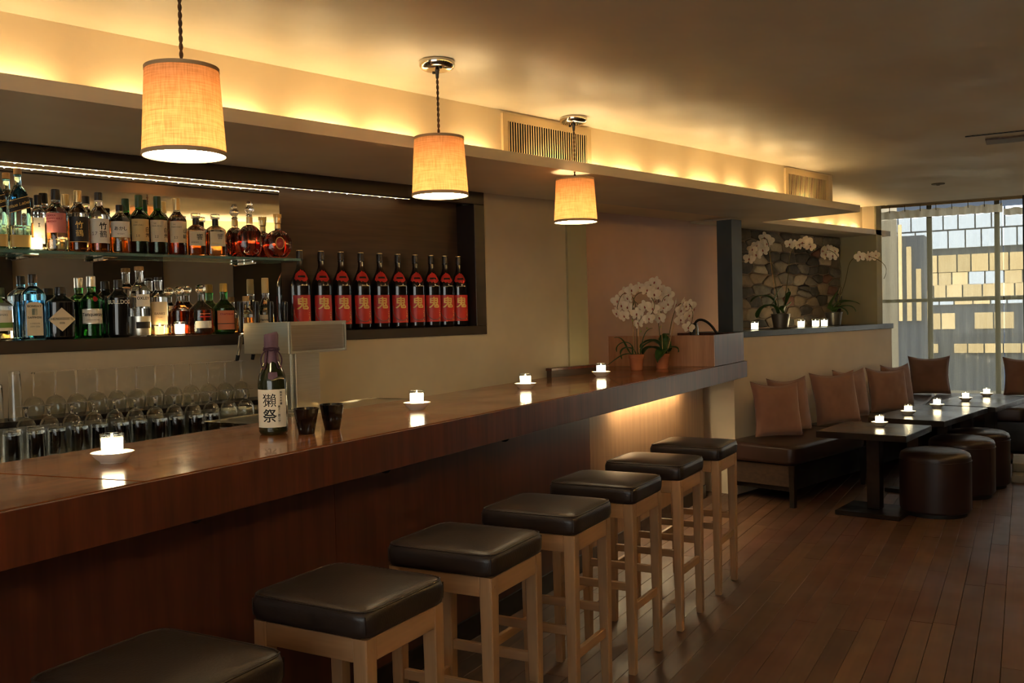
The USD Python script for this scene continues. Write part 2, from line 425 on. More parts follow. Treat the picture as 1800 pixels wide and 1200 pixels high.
GLYPHS = {
 '鬼': '0 6,1 10,8 12,20 20,31 31,35 39,34 40,12 40,10 42,10 85,11 86,35 86,41 97,49 96,52 94,49 86,82 86,83 84,83 43,80 40,74 40,73 35,74 34,79 36,83 31,86 23,95 19,94 9,90 3,81 1,59 1,48 3,44 8,43 28,29 12,17 4,7 0,3 5/55 13,82 12,83 14,80 15,79 18,73 18,61 15,55 16/70 28,73 27,73 30,70 30/53 59,51 54,52 51,71 52,70 59/52 70,71 69,71 76,52 76/55 26,57 25,58 26,63 36,63 40,55 40/22 70,41 69,41 76,22 76/22 52,39 51,40 53,40 59,22 59',
 '獺': '78 14,84 17,91 8,93 2,87 0,82 10;0 30,10 40,17 53,15 66,5 57,2 58,0 62,11 74,10 78,3 86,6 90,8 90,15 81,18 82,22 90,27 88,27 85,19 73,22 64,24 50,24 14,31 22,37 35,36 36,28 36,28 65,40 66,40 75,28 75,28 81,40 81,40 91,46 91,46 83,47 81,58 81,58 75,46 75,46 65,56 65,67 84,69 92,76 92,74 85,87 85,90 83,90 80,84 67,85 66,91 66,91 19,62 19,62 62,59 65,58 64,58 36,47 35,47 33,50 33,50 31,57 24,59 21,59 18,54 16,49 25,47 25,47 0,40 0,39 26,38 26,35 17,28 7,22 13,21 6,18 2,6 1,4 7,12 7,16 11,18 40,15 39,13 34,5 25,3 25,2 29/68 26,70 24,84 24,85 26,85 33,68 33/68 39,85 38,85 47,68 47/84 52,85 61,68 61,68 52/71 79,66 66,75 66,80 74,81 79/46 43,53 42,53 59,46 59/34 43,41 42,41 59,34 59;57 4,64 10,68 17,74 15,70 7,63 0,60 0,57 2',
 '祭': '0 42,1 44,16 51,16 54,14 56,9 58,10 63,7 63,4 67,2 67,2 69,13 78,20 88,22 94,31 93,31 87,47 87,47 92,55 93,58 88,86 88,90 85,85 75,73 60,85 49,96 45,96 43,91 37,86 38,86 30,53 30,53 5,49 1,33 0,30 7,31 9,43 9,43 30,11 30,11 37,5 36/15 40,16 39,82 40,74 45,69 50,68 50,68 46,29 46,28 48,26 48/61 80,63 72,67 67,76 79/35 56,36 55,63 55,54 70,51 80,48 80,43 67/21 75,26 75,27 73,33 71,38 78,25 79/11 64,12 63,16 64,23 59,28 63,26 66,19 69,18 71;61 25,65 26,66 28,70 27,79 18,81 18,90 8,82 3,73 13,71 13,61 22;4 9,4 11,16 18,26 28,29 28,35 25,35 23,32 20,30 20,14 5,10 4',
 '竹': '0 50,0 54,6 61,12 74,18 96,29 95,30 93,25 79,25 76,51 76,55 87,56 95,59 97,68 94,66 84,64 80,64 76,96 76,97 75,97 65,82 64,82 8,81 5,76 1,58 0,54 9,55 12,70 12,70 64,58 64,53 52,48 45,46 45,44 48,39 50,39 54,42 56,43 60,45 61,45 64,33 64,33 0,22 0,22 64,19 63,14 51,9 45,7 45',
 '鶴': '49 84,60 84,63 93,71 92,68 84,85 84,85 54,56 53,57 49,93 49,93 43,56 42,57 37,91 37,88 7,87 4,83 1,70 1,69 7,78 6,81 7,83 17,78 17,78 20,74 25,74 27,78 28,80 23,84 22,84 31,49 31/56 61,78 60,78 67,56 67/56 73,77 72,78 77,57 78;69 15,66 25,69 26,71 25,74 12,69 11;58 21,57 24,62 24,63 21,63 8,62 7,59 7;0 46,11 59,18 75,18 77,10 77,10 67,4 67,4 83,21 83,23 94,29 93,27 83,45 83,45 67,39 67,39 77,25 77,23 69,19 63,19 60,27 59,25 68,30 70,34 59,44 59,44 53,33 52,33 44,43 44,43 38,33 38,33 28,43 28,43 22,33 22,33 12,44 11,44 9,46 9,48 18,48 24,49 25,54 24,53 14,50 4,47 3,44 5,16 5,15 0,9 0,9 44,7 44,5 41,3 41,2 45/15 12,26 11,26 22,15 22/15 29,26 28,26 38,15 38/15 45,26 44,26 53,15 53',
 'あ': '0 14,0 24,4 34,16 47,25 52,26 61,25 65,4 66,4 75,27 74,28 87,38 87,37 74,71 78,71 69,35 65,34 56,53 57,54 64,58 64,64 61,62 55,69 53,77 46,81 38,81 24,78 16,72 9,52 0,47 0,43 6,44 9,56 11,65 16,71 25,71 38,61 47,58 47,51 31,38 17,39 7,30 5,30 8,27 9,17 5,9 5/34 46,37 28,43 35,49 49/11 16,18 15,27 19,25 41,12 30,10 24',
 'か': '63 67,64 70,70 73,73 72,90 39,89 34,81 31,74 51;0 52,0 61,24 62,26 83,37 84,35 64,53 63,59 58,61 53,60 22,53 4,45 0,27 2,26 12,34 10,45 11,48 15,51 28,52 47,50 53,46 55,35 55,31 52,24 26,13 2,8 0,1 3,14 27,22 52,3 50',
 'し': '0 16,0 85,12 85,10 20,15 12,31 10,42 13,50 18,60 31,64 29,68 22,58 11,42 2,18 0,9 3,5 6',
 '響': '0 30,0 35,27 35,24 39,24 42,11 42,11 47,41 48,40 53,30 50,28 54,28 56,31 59,30 70,25 61,18 54,6 47,3 47,1 49,1 52,13 57,18 62,18 64,11 64,3 62,1 66,2 68,6 69,12 74,11 76,3 74,1 80,5 81,9 85,14 93,19 92,19 90,14 85,12 80,18 80,23 86,26 85,27 82,16 71,13 70,14 68,23 69,25 74,31 73,31 87,41 87,39 93,46 94,49 87,60 87,60 64,57 63,63 55,64 90,88 90,90 89,90 86,84 78,83 74,89 68,91 61,90 57,84 53,75 53,73 57,73 58,81 58,84 59,84 66,76 72,81 84,70 84,70 48,81 47,81 42,67 42,64 36,90 35,90 30/46 54,49 51,50 47,64 47,64 54,58 52,54 56/31 41,34 38,35 35,55 35,59 41,32 42/38 83,37 78,54 78,54 83/37 72,39 68,52 68,54 69,54 72,52 74,39 74/37 60,39 59,48 60,50 62,48 64,38 64;15 0,15 25,76 25,76 0,70 0,68 3,22 3,21 0/21 9,23 7,68 7,69 11,22 12/22 21,22 16,69 17,68 21',
 '山': '0 73,10 72,10 17,35 17,35 93,45 93,45 17,70 17,71 73,79 74,80 0,71 0,70 7,1 7',
 '崎': '0 78,8 78,8 24,11 23,13 25,13 94,21 94,22 25,27 26,27 79,34 79,35 59,38 58,37 64,50 68,57 77,38 78,38 86,59 86,60 95,68 95,68 86,89 86,89 78,67 77,86 66,88 64,86 58,92 58,92 50,86 49,85 4,81 1,64 0,61 6,61 9,77 9,77 48,75 50,35 50,35 13,27 12,26 16,0 14/63 69,52 58,79 59;42 44,69 44,69 19,50 18,49 12,43 12/50 27,61 26,61 36,50 36',
 '白': '0 77,26 78,31 95,42 93,37 78,74 78,73 0,64 0,63 7,11 7,10 0,0 0/10 18,64 17,64 38,10 38/10 48,64 47,64 68,10 68',
 '州': '49 7,49 89,59 89,59 66,67 68,78 45,79 92,88 92,89 2,79 1,79 42,73 39,69 40,60 61,59 8;3 5,3 8,13 19,19 37,21 92,30 92,30 65,39 67,47 41,38 38,33 59,30 61,29 37,23 17,10 0;0 43,5 51,9 68,18 67,9 39,3 39',
 'こ': '0 18,2 35,12 35,10 22,16 13,27 10,44 10,68 14,68 3,47 0,19 1,7 6;7 65,7 75,62 75,61 65,17 64',
 'ろ': '0 29,4 35,46 71,41 72,13 70,12 80,58 82,63 80,66 74,40 53,60 51,69 46,73 41,76 34,76 23,73 15,65 7,48 1,26 0,22 1,20 8,21 11,41 10,60 16,65 23,66 30,63 38,58 42,40 44,29 41,17 33,8 23',
 '純': '40 70,40 79,61 79,61 92,70 92,70 79,94 79,94 70,70 69,70 35,81 35,81 62,89 62,88 19,94 16,94 7,90 0,65 0,61 6,61 26,42 26,42 62,51 62,51 35,61 35,61 69/81 20,81 26,70 26,70 8,85 8,86 20;0 37,14 54,2 53,0 62,9 71,18 91,21 93,28 90,14 64,22 64,29 77,36 73,26 54,33 54,40 35,40 32,35 29,40 10,35 8,31 10,27 25,27 29,31 30,31 35,3 30/17 43,26 42,26 50,23 51;18 3,16 27,23 28,26 3;0 2,4 27,13 26,8 0',
 '米': '5 4,0 13,11 19,26 33,34 45,2 46,2 55,42 56,42 94,52 94,52 56,92 55,92 46,60 45,79 23,95 13,89 5,69 19,53 38,52 0,42 0,41 38,13 8;63 62,77 89,86 87,87 83,73 61,69 59;8 83,8 86,17 88,31 64,21 60,17 71',
 '大': '0 6,1 9,12 14,25 26,32 37,38 55,1 56,1 65,40 66,41 94,51 94,50 66,91 66,91 56,54 55,68 27,79 16,93 8,87 0,76 5,62 18,46 46,36 24,21 8,8 0,5 0',
 '吟': '0 84,27 85,29 62,47 78,56 94,60 95,65 93,64 88,67 83,91 59,84 53,58 80,49 66,34 52,28 56,28 27,9 26,9 17,2 16,0 17/19 75,9 75,10 35,19 36;33 37,33 46,62 46,50 63,54 69,61 65,69 54,63 46,81 46,85 44,62 0,54 2,54 6,70 37',
 '醸': '0 83,0 91,39 91,40 88,60 88,59 94,61 95,67 95,70 88,92 88,92 80,82 79,92 73,89 67,77 71,78 65,91 65,90 58,77 58,78 53,89 53,89 46,77 46,77 42,93 41,93 34,87 32,90 28,81 20,95 10,92 5,90 3,84 5,71 17,70 9,49 0,46 8,49 12,48 20,43 17,38 19,38 3,30 3,29 8,10 8,9 1,2 1,2 72,11 72,11 82/71 32,73 27,76 26,82 32/55 73,60 72,61 65,69 65,69 71,75 73,69 76,69 80,61 80/58 26,57 13,70 17,64 30/60 42,69 41,69 46,60 46/60 54,69 53,69 58,60 58/39 69,38 41,52 41,52 46,41 46,41 53,52 53,52 57,40 58,40 65,42 66/43 66,52 65,52 71,50 71/38 26,50 30,51 33,38 33/28 73,37 72,49 80,39 80,38 83,28 83/10 25,9 16,30 16,30 25/12 36,9 36,9 33,30 33,30 41,21 44,21 64,18 62,17 44/27 49,30 49,29 64,27 62/18 73,21 73,20 83,18 82/9 48,11 47,12 51,11 64,9 62',
 '磨': '0 4,6 23,8 38,9 86,47 86,46 93,55 94,59 86,94 85,93 77,78 76,78 70,93 70,93 63,84 61,95 53,95 50,89 46,78 54,78 43,94 43,94 35,52 35,46 29,88 28,88 0,79 0,77 3,43 3,42 0,33 0,32 17,22 11,18 11,13 16,8 0/42 12,77 11,78 19,43 20/42 71,55 69,55 63,48 61,56 54,65 61,57 63,57 70,70 70,70 76,43 77/42 44,70 43,70 54,61 47,56 46,53 51,49 50,42 55/16 37,15 18,24 22,38 35,19 35/17 54,22 54,29 61,20 62,19 69,34 70,34 77,17 77/17 43,34 43,34 54,23 46,17 49',
 'き': '0 46,0 55,40 55,37 66,3 67,2 76,34 75,32 86,34 87,42 87,45 76,65 80,66 71,47 66,50 56,71 59,71 50,55 47,64 32,60 24,37 27,37 35,50 34,45 46;3 15,3 26,6 34,16 34,12 20,16 13,25 10,59 12,59 2,48 0,20 1,10 5',
 '二': '0 0,0 10,91 9,90 0;8 70,82 70,82 60,8 60',
 '割': '66 0,64 9,78 9,78 92,79 94,87 94,87 5,79 0;60 25,61 81,69 81,69 24;0 38,1 46,24 47,23 50,8 50,8 58,23 58,24 61,6 62,5 67,0 67,0 85,23 85,21 93,29 95,33 85,56 84,56 68,50 68,49 62,32 61,32 58,48 57,47 50,32 50,32 46,55 45,55 38,32 37,32 32,50 32,49 0,42 0,40 5,15 5,14 0,6 0,6 32,24 32,24 37/32 76,32 70,47 70,47 77/14 14,41 13,41 23,14 23/8 71,24 70,24 77,8 77',
 '三': '0 0,0 10,88 10,88 0;5 77,82 78,83 68,6 68;12 44,74 45,75 35,12 35',
 '分': '0 53,0 56,17 72,27 93,36 92,37 88,18 57,76 57,56 87,56 91,64 94,76 73,93 57,87 49,78 54,75 13,73 7,67 2,46 2,44 11,64 12,67 26,68 48,44 48,39 30,32 17,23 8,7 0,2 9,13 13,22 20,29 31,33 47,14 48,13 52,5 48',
}


# ------------------------------------------------------------------ the room
ZC, ZS, ZT = 2.44, 2.17, 2.22          # ceiling, underside and lip of the soffit
YB, YR = 3.90, 4.28                    # back wall, and the party wall behind its recesses


def bf(m):
    """A mesh given in the bar's frame (s, y, z), turned into the world."""
    return moved(m, rz=BA)


# floor: boards run along the bar
floor = thing('floor', 'worn red-brown hardwood floor boards running along the bar', None, (0, 0, 0), BDEG, kind='structure')
part(floor, 'subfloor', box(-3.0, 12.3, -2.6, 6.0, -0.2, -0.021), M['black'])
W = 0.095
frng = np.random.default_rng(3)
rest = []
for i in range(-26, 46):
    y0 = i * W
    s0 = -3.0 - frng.uniform(0, 0.8)
    while s0 < 12.2:
        s1 = s0 + frng.uniform(0.7, 1.9)
        m = plank_mesh(s0 + 0.0008, s1 - 0.0008, y0 + 0.0008, y0 + W - 0.0008, -0.02, frng.uniform(-0.0006, 0.0004), 0.0012)
        if -8 <= i <= 20 and s1 > 2.0 and s0 < 11.2:
            part(floor, 'floor_board', m, PLANKS[int(frng.choice(4, p=(0.38, 0.27, 0.2, 0.15)))], False)
        else:
            rest.append(m)
        s0 = s1
part(floor, 'floor_boards_beyond', cat(*rest), PLANKS[0], False, kind='stuff')

struct('ceiling', bf(box(-3.0, 9.63, -2.6, 6.2, ZC, ZC + 0.5)), M['ceiling'], 'low painted plaster ceiling washed by cove light')
struct('ceiling', bf(box(9.63, 12.4, -2.6, 6.2, 2.80, 2.94)), M['ceiling'], 'raised ceiling strip over the window curtain')
# back wall with the opening for the bottle cabinet
struct('wall_back', cat(box(-3, 3.686, YB, YR, 0, 1.352), box(-3, 0.30, YB, YR, 1.352, 2.17), box(3.686, 4.585, YB, YR, 0, 2.17)), M['wall'], 'tan plaster wall behind the bar')
struct('trim_1', box(4.40, 4.5855, YB - 0.016, YB, 0, ZS), M['strip'], 'olive painted vertical strip at the corner of the back wall')
struct('wall_recess', cat(box(4.3, 7.08, YR, YR + 0.25, 0, 2.5)), M['pink'], 'plaster wall behind the orchids on the bar, with rosy light put into its paint')
struct('wall_party', cat(box(-3.2, 4.3, YR, YR + 0.25, 0, 2.5), box(7.08, 9.14, YR + 0.03, YR + 0.25, 0, 2.5)), M['wall'])
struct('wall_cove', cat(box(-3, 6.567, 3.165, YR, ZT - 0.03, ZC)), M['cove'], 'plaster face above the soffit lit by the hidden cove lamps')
# soffit with an upstanding lip that hides the lamps
lipY = 3.05
struct('trim_2', cat(box(-3, 4.585, lipY + 0.012, YR, ZS, ZS + 0.015), box(4.585, 6.36, lipY + 0.012, 3.835, ZS, ZS + 0.015), box(6.36, 6.764, lipY + 0.012, YR, ZS, ZS + 0.015), box(-3, 6.776, lipY, lipY + 0.012, ZS, ZT),
                     box(6.764, 6.776, lipY + 0.012, YR, ZS, ZT)), M['soffit'], 'long tan soffit shelf over the bar with a thin lip')
struct('trim_3', cat(box(6.7765, 9.338, YB + 0.012, YR, ZS, ZS + 0.015), box(6.7765, 9.35, YB, YB + 0.012, ZS, ZT), box(9.338, 9.35, YB + 0.012, 4.2, ZS, ZT)), M['soffit'], 'pale shelf soffit over the stone niche')
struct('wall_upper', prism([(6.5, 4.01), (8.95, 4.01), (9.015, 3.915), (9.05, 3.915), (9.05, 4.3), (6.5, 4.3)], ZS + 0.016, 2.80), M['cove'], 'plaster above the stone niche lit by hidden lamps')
struct('wall_half', box(6.36, 9.35, YB, YR, 0, 1.238), M['half'], 'low plaster wall behind the banquette')
struct('trim_4', cat(box(6.30, 9.362, YB - 0.016, YR + 0.02, 1.238, 1.288, 0.003)), M['slate'], 'dark slate ledge on the low wall')
struct('trim_5', box(6.36, 6.51, YB, 4.035, 1.288, ZS, 0.002), M['slate_post'], 'dark square post between ledge and soffit')
struct('wall_column', cat(box(9.015, 9.139, YB, 5.0, 1.288, 2.82), box(9.015, 9.139, YR, 5.0, 0, 1.288)), M['strip'], 'plaster pier at the end of the stone niche')
struct('wall_alcove', box(9.1, 12.2, 5.0, 5.2, 0, 2.94), M['wall'])
struct('wall_side', bf(cat(box(-3.1, 12.4, -2.4, -2.2, 0, 2.94))), M['wall'], 'plaster wall of the far side of the room')
struct('wall_rear', bf(cat(box(-3.2, -2.9, -2.6, -1.9, 0, 2.94), box(-3.2, -2.9, 2.3, 6.3, 0, 2.94), box(-3.2, -2.9, -1.9, 2.3, 0, 0.7), box(-3.2, -2.9, -1.9, 2.3, 2.3, 2.94))), M['wall'])
rw = thing('window_2', 'wide shop window behind the camera', None, (*bar_xy(-3.05, 0), 0), BDEG, kind='structure')
for y in (-1.88, -0.5, 0.9, 2.28):
    part(rw, 'mullion', box(-0.03, 0.03, y - 0.02, y + 0.02, 0.7, 2.3), M['bronze'], False)
for a, b in ((-1.86, -0.52), (-0.48, 0.88), (0.92, 2.26)):
    part(rw, 'glass', box(-0.004, 0.004, a, b, 0.7, 2.3), M['window_glass'], False)
struct('baseboard_side', bf(box(-2.9, 12.0, -2.2, -2.185, 0, 0.12)), M['wenge'])
for k in range(9):
    struct('trim_6', bf(box(-1.0 + k * 1.35, -0.35 + k * 1.35, -2.2, -2.17, 0.12, 2.17)), M['wenge'], 'dark wood panel on the far side wall')
struct('trim_7', bf(cat(box(-3, 9.6, -2.2, -1.312, ZS, ZS + 0.015), box(-3, 9.6, -1.312, -1.30, ZS, ZT))), M['soffit'], 'soffit shelf of the far side of the room')
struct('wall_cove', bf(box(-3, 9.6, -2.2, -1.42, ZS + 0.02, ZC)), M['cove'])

# stone niche: each stone a piece of the wall
stone_wall = thing('wall_niche', 'rough stone and brick wall inside the lit niche', None, (6.80, YR, 1.288), 0, kind='structure')
part(stone_wall, 'mortar', box(0.26, 2.21, -0.005, 0.05, 0, ZS - 1.288), M['mortar'], False)
srng = np.random.default_rng(11)
NW, NH = 1.945, ZS - 1.288                       # stones between local x 0.262 and 0.262 + NW
seeds = []
while len(seeds) < 84:                           # rough courses: scattered, but not too near one another
    p = (srng.uniform(0, NW), (int(srng.integers(0, 9)) + srng.uniform(0.25, 0.75)) * NH / 9)
    if all(((p[0] - q[0]) / 2.9) ** 2 + (p[1] - q[1]) ** 2 > 0.062 ** 2 for q in seeds) or srng.random() < 0.004:
        seeds.append(p)
squeezed = shapely.MultiPoint([(x / 3.0, y) for x, y in seeds])
for cell in shapely.voronoi_polygons(squeezed, extend_to=shapely.box(0, 0, NW / 3.0, NH)).geoms:
    c = shapely.affinity.scale(cell, 3.0, 1, origin=(0, 0)).intersection(shapely.box(0.004, 0.006, NW - 0.004, NH - 0.006)).buffer(-0.0055)
    if c.is_empty or c.geom_type != 'Polygon' or c.area < 0.0009:
        continue
    c = c.buffer(-0.011).buffer(0.011) if c.area > 0.002 else c
    if c.is_empty or c.geom_type != 'Polygon':
        continue
    n = 24
    ring_ = np.array([c.exterior.interpolate(f, normalized=True).coords[0] for f in np.arange(n) / n])
    if shapely.LinearRing(ring_).is_ccw is False:
        ring_ = ring_[::-1]
    mid, dep = ring_.mean(0), srng.uniform(0.012, 0.034)
    rows = []
    for k_, d_ in ((1.0, 0.002), (1.0, -dep * 0.7), (0.90, -dep * 0.97), (0.55, -dep * 1.1)):
        q = mid + (ring_ - mid) * k_
        y_ = np.full(n, d_) + (meshkit.noise(np.stack([q[:, 0] * 16, q[:, 1] * 16, np.full(n, dep * 900)], 1)) - 0.5) * (0.014 if k_ < 1 else 0.004)
        rows.append(np.stack([q[:, 0] + 0.262, np.minimum(y_, 0.004), q[:, 1]], 1))
    low = mid[1] / NH
    kind = int(srng.choice(5, p=(0.32, 0.22, 0.26, 0.06, 0.14) if low < 0.6 else (0.28, 0.46, 0.16, 0.06, 0.04)))  # darker mix higher up bakes in the light on the lower stones
    part(stone_wall, 'stone', rings(rows), STONES[kind], 40)

# window wall across the end of the room, square to the boards
SW = 12.10
struct('wall_window', bf(cat(box(SW, SW + 0.2, -2.4, 6.2, 2.70, 2.94), box(SW, SW + 0.2, -2.4, 6.2, -0.2, 0.35), box(SW, SW + 0.2, 1.75, 6.2, 0, 2.8))), M['wall'])
win = thing('window_1', 'tall shopfront window behind the sheer curtain', None, (*bar_xy(SW, 0), 0), BDEG, kind='structure')
for y in (-2.16, -1.16, -0.445, 0.273, 0.989, 1.72):
    part(win, 'mullion', box(-0.02, 0.05, y - 0.028, y + 0.028, 0.35, 2.70, 0.004), M['bronze'], False)
part(win, 'transom', box(-0.015, 0.045, -2.2, 1.75, 1.505, 1.545, 0.004), M['bronze'], False)
part(win, 'sill', box(-0.06, 0.06, -2.2, 1.75, 0.33, 0.37, 0.004), M['bronze'], False)
for a, b in ((-2.13, -1.19), (-1.13, -0.475), (-0.415, 0.245), (0.303, 0.96), (1.02, 1.69)):
    part(win, 'glass', box(0.012, 0.02, a, b, 0.37, 1.505), M['window_glass'], False)
    part(win, 'glass', box(0.012, 0.02, a, b, 1.545, 2.70), M['window_glass'], False)

# hidden cove lamps: short tubes with gaps, which scallop the plaster
lrng = np.random.default_rng(5)


def cove_strip(label, x0, x1, y, z, rot, step, holder, length=0.24):
    mat = holder or M['cove_lamp']
    t = thing('cove_light_strip', label, 'light', (0, 0, 0), rot)
    part(t, 'rail', box(x0, x1, y - 0.014, y + 0.014, z - 0.013, z - 0.009), M['grille'], False)
    x = x0 + 0.05
    while x + length < x1:
        l = length * lrng.uniform(0.7, 1.1)
        part(t, 'lamp_tube', moved(lathe([(0.002, -l / 2), (0.0065, -l / 2 + .003), (0.0065, l / 2 - .003), (0.002, l / 2)], 8), (x + l / 2, y, z), ry=math.pi / 2), mat)
        x += l + step * lrng.uniform(0.5, 1.5)


cove_strip('strip of warm lamps hidden behind the lip of the bar soffit', -2.5, 6.5, 3.132, 2.196, 0, 0.17, None, 0.26)
cove_strip('strip of warm lamps hidden on the shelf over the stone niche', 6.85, 8.95, 3.962, 2.196, 0, 0.10, None, 0.16)
cove_strip('strip of warm lamps hidden behind the soffit of the far side', -2.5, 9.4, -1.36, 2.196, BDEG, 0.12, M['far_lamp'])

# ventilation grilles in the cove wall
for x0, x1, n, lab in ((3.125, 3.777, 34, 'wide slatted vent grille above the soffit, nearer the camera'), (5.846, 6.476, 30, 'smaller slatted vent grille near the far end of the soffit')):
    t = thing('vent_grille', lab, 'vent', (x0, 3.165, 2.20), 0, 'vent grilles in the cove wall')
    w, h, b = x1 - x0, 0.225, 0.034
    part(t, 'backing', box(b, w - b, -0.004, -0.002, 0.03, h - b), M['black'], False)
    part(t, 'frame', cat(box(0, b, -0.014, 0, 0, h), box(w - b, w, -0.014, 0, 0, h), box(b, w - b, -0.014, 0, h - b, h), box(b, w - b, -0.014, 0, 0, 0.03)), M['grille'], False)
    for k in range(n):
        x = b + (k + 0.5) * (w - 2 * b) / n
        part(t, 'slat', moved(box(-0.0024, 0.0024, -0.0008, 0.0008, 0.03, h - b), (x, -0.012, 0), rz=-0.5), M['grille'], False)

t = thing('air_diffuser', 'dark recessed air slot in the ceiling at the right edge', 'vent', (5.75, 1.93, ZC), BDEG)
part(t, 'slot', box(-0.012, 0.012, -1.3, 0.02, -0.004, 0.002), M['black'], False)
part(t, 'panel', box(0.16, 0.34, -1.3, -0.08, -0.010, 0.002, 0.003), M['wenge_back'], False)
t = thing('sprinkler_cap', 'small dark round cap in the ceiling near the window', 'sprinkler', (7.75, 2.84, ZC), 0)
part(t, 'plate', lathe([(0.048, -0.008), (0.052, -0.002), (0.052, 0.001)], 24), M['bronze'])
part(t, 'nozzle', lathe([(0.010, -0.016), (0.016, -0.012), (0.02, -0.008)], 16), M['bronze'])

# sheer curtain, hung by hooks from a rod
cur = thing('curtain', 'white sheer curtain hung by hooks across the shop window', 'curtain', (*bar_xy(11.88, 0), 0), BDEG)
part(cur, 'rod', moved(lathe([(0.004, -1.95), (0.011, -1.94), (0.011, 1.94), (0.004, 1.95)], 12), (0, -0.2, 2.645), rx=math.pi / 2), M['trim'])


def curtain_sheet(ya, yb, z0, ztop):
    ys = np.linspace(ya, yb, 320)
    out = []
    for f in (0, 0.1, 0.25, 0.4, 0.55, 0.7, 0.85, 1.0):
        ph = ys * 2 * np.pi / 0.115 + 0.9 * np.sin(ys * 5.1) + 0.5 * np.sin(ys * 11.3 + 2 * f)
        amp = (0.014 + 0.012 * (1 - f)) * (0.75 + 0.35 * np.sin(ys * 3.7 + 1))
        zt = ztop - 0.012 * (1 - np.cos((ys - ya) * 2 * np.pi / 0.168)) * 0.5
        out.append(np.stack([amp * np.sin(ph), ys, z0 + f * (zt - z0)], 1))
    return grid(np.array(out))


part(cur, 'sheer', curtain_sheet(0.212, 1.86, 0.10, 2.50), M['curtain'], True)
part(cur, 'heading', curtain_sheet(0.212, 1.86, 2.50, 2.600), M['curtain_band'], True)
part(cur, 'sheer', curtain_sheet(-2.1, 0.20, 0.10, 2.46), M['curtain'], True)
part(cur, 'heading', curtain_sheet(-2.1, 0.20, 2.46, 2.545), M['curtain_band'], True)
for k in range(10):
    y = 0.225 + k * 0.168
    part(cur, 'hook', tube(curve([(0, y, 2.642), (-0.014, y, 2.648), (-0.016, y, 2.62), (-0.012, y, 2.585), (0.0, y, 2.575)], 9), 0.004, 6), M['bronze'])
struct('trim_8', bf(box(11.95, 12.1, -2.2, 1.75, 2.655, 2.70)), M['wall'], 'dark pelmet over the curtain rod')
struct('trim_9', bf(box(11.60, 11.68, -0.045, 0.012, 0, 2.80)), M['black'], 'thin black door post at the right edge')

# across the street: a tall block with ribbon windows, and a nearer wall of upright fins shaped to a slanting shadow edge
def street_block():
    t = thing('office_block', 'distant office block with bright ribbon windows seen through the curtain', 'building', (*bar_xy(90, 0), 0), BDEG)
    fac = mottled('facade', S(52, 62, 78), S(62, 72, 88), 0.2, 0.8)
    cream = mottled('facade_cream', S(226, 196, 140), S(240, 214, 160), 0.3, 0.7, var=0.25)
    sky_p = plain('facade_sky_reflection', S(222, 236, 252), 0.6)  # flat pale blue stands in for sky mirrored in the panes
    part(t, 'wall', box(0, 10, -28, 26, -6.0, 30), fac, False)
    srn = np.random.default_rng(21)
    for z0, z1, kind in ((-2.6, -2.0, 0), (-0.5, 0.7, 0), (1.65, 1.95, 2), (2.3, 3.2, 0), (3.35, 4.25, 2), (4.5, 5.8, 0), (6.6, 7.9, 1), (8.25, 9.75, 1), (11.0, 12.4, 1)):
        y = -12.0
        while y < 15:
            w = srn.uniform(1.0, 1.6)
            if srn.random() > 0.03:
                part(t, 'window', box(-0.3, 0.05, y, y + w - 0.12, z0 - 0.08, z1 + 0.12), (cream, sky_p, sky_p if srn.random() < 0.6 else cream)[kind], False)
            y += w
    t = thing('fin_wall', 'sunlit wall of upright pale fins outside the window, tops shaped to a slanting shadow edge', 'building', (*bar_xy(34, 0), 0), BDEG)
    part(t, 'wall', box(0.6, 3, 3.0, 7, -6.0, 3.9), fac, False)
    for k in range(9):
        y = 2.80 + k * 0.30
        top = 1.8 + (y + 0.1 - 2.83) * 2.57
        part(t, 'fin', box(0.48, 0.6, y, y + (0.15 if k % 3 else 0.11), 0.97, max(1.9, min(top, 8.0))), cream, False)
    return t


street_block()
struct('ground', bf(box(12.3, 110, -60, 60, -6.4, -6.0)), M['concrete'], 'street outside the window')


# ------------------------------------------------------------------ bar counter (bar frame: origin at world origin, turned by BA)
BT = 1.07
bar = thing('bar_counter', 'long glossy mahogany bar counter with a deep red-brown apron', 'bar counter', (0, 0, 0), BDEG)


def to_bar(x, y):
    return (x * math.cos(BA) + y * math.sin(BA), -x * math.sin(BA) + y * math.cos(BA))


wl = to_bar(4.39, YB - 0.02)
wr = to_bar(4.60, YB - 0.02)
rl = to_bar(4.60, YR - 0.005)
rr = to_bar(6.28, YR - 0.005)


def top_piece(poly, name):
    p = Polygon(poly)
    m = cat(prism(p.buffer(-0.004), BT - 0.003, BT), prism(p, BT - 0.125, BT - 0.003))
    return m


yj = 2.545
j0, j1 = 1.44, 1.512
front, back = 1.88, yj
part(bar, 'counter_top', top_piece([(-1.5, front), (1.519, front), (1.431, back), (-1.5, back)], 'a'), M['mahogany_top'], False)
part(bar, 'counter_top', top_piece([(1.522, front), (7.055, front), (7.055, 2.56), (rr[0] - 0.02, rr[1]), rl, wr, wl, (to_bar(3.9, YB - 0.02)[0] + 1.16, 2.60), (1.434, back)], 'b'), M['mahogany_top'], False)
part(bar, 'apron', cat(box(-1.5, 7.058, front - 0.012, front, BT - 0.125, BT - 0.0025, 0.001), box(7.055, 7.067, front - 0.012, 2.5, BT - 0.125, BT - 0.003)), M['mahogany'], False)
for a, b, mt in ((-1.5, 0.35, 'mahogany_dark'), (0.352, 2.6, 'mahogany_dark'), (2.602, 4.85, 'mahogany_dark'), (4.852, 7.0, 'panel_end_lit')):
    part(bar, 'front_panel', box(a, b, 2.20, 2.24, 0.02, BT - 0.126), M[mt], False)
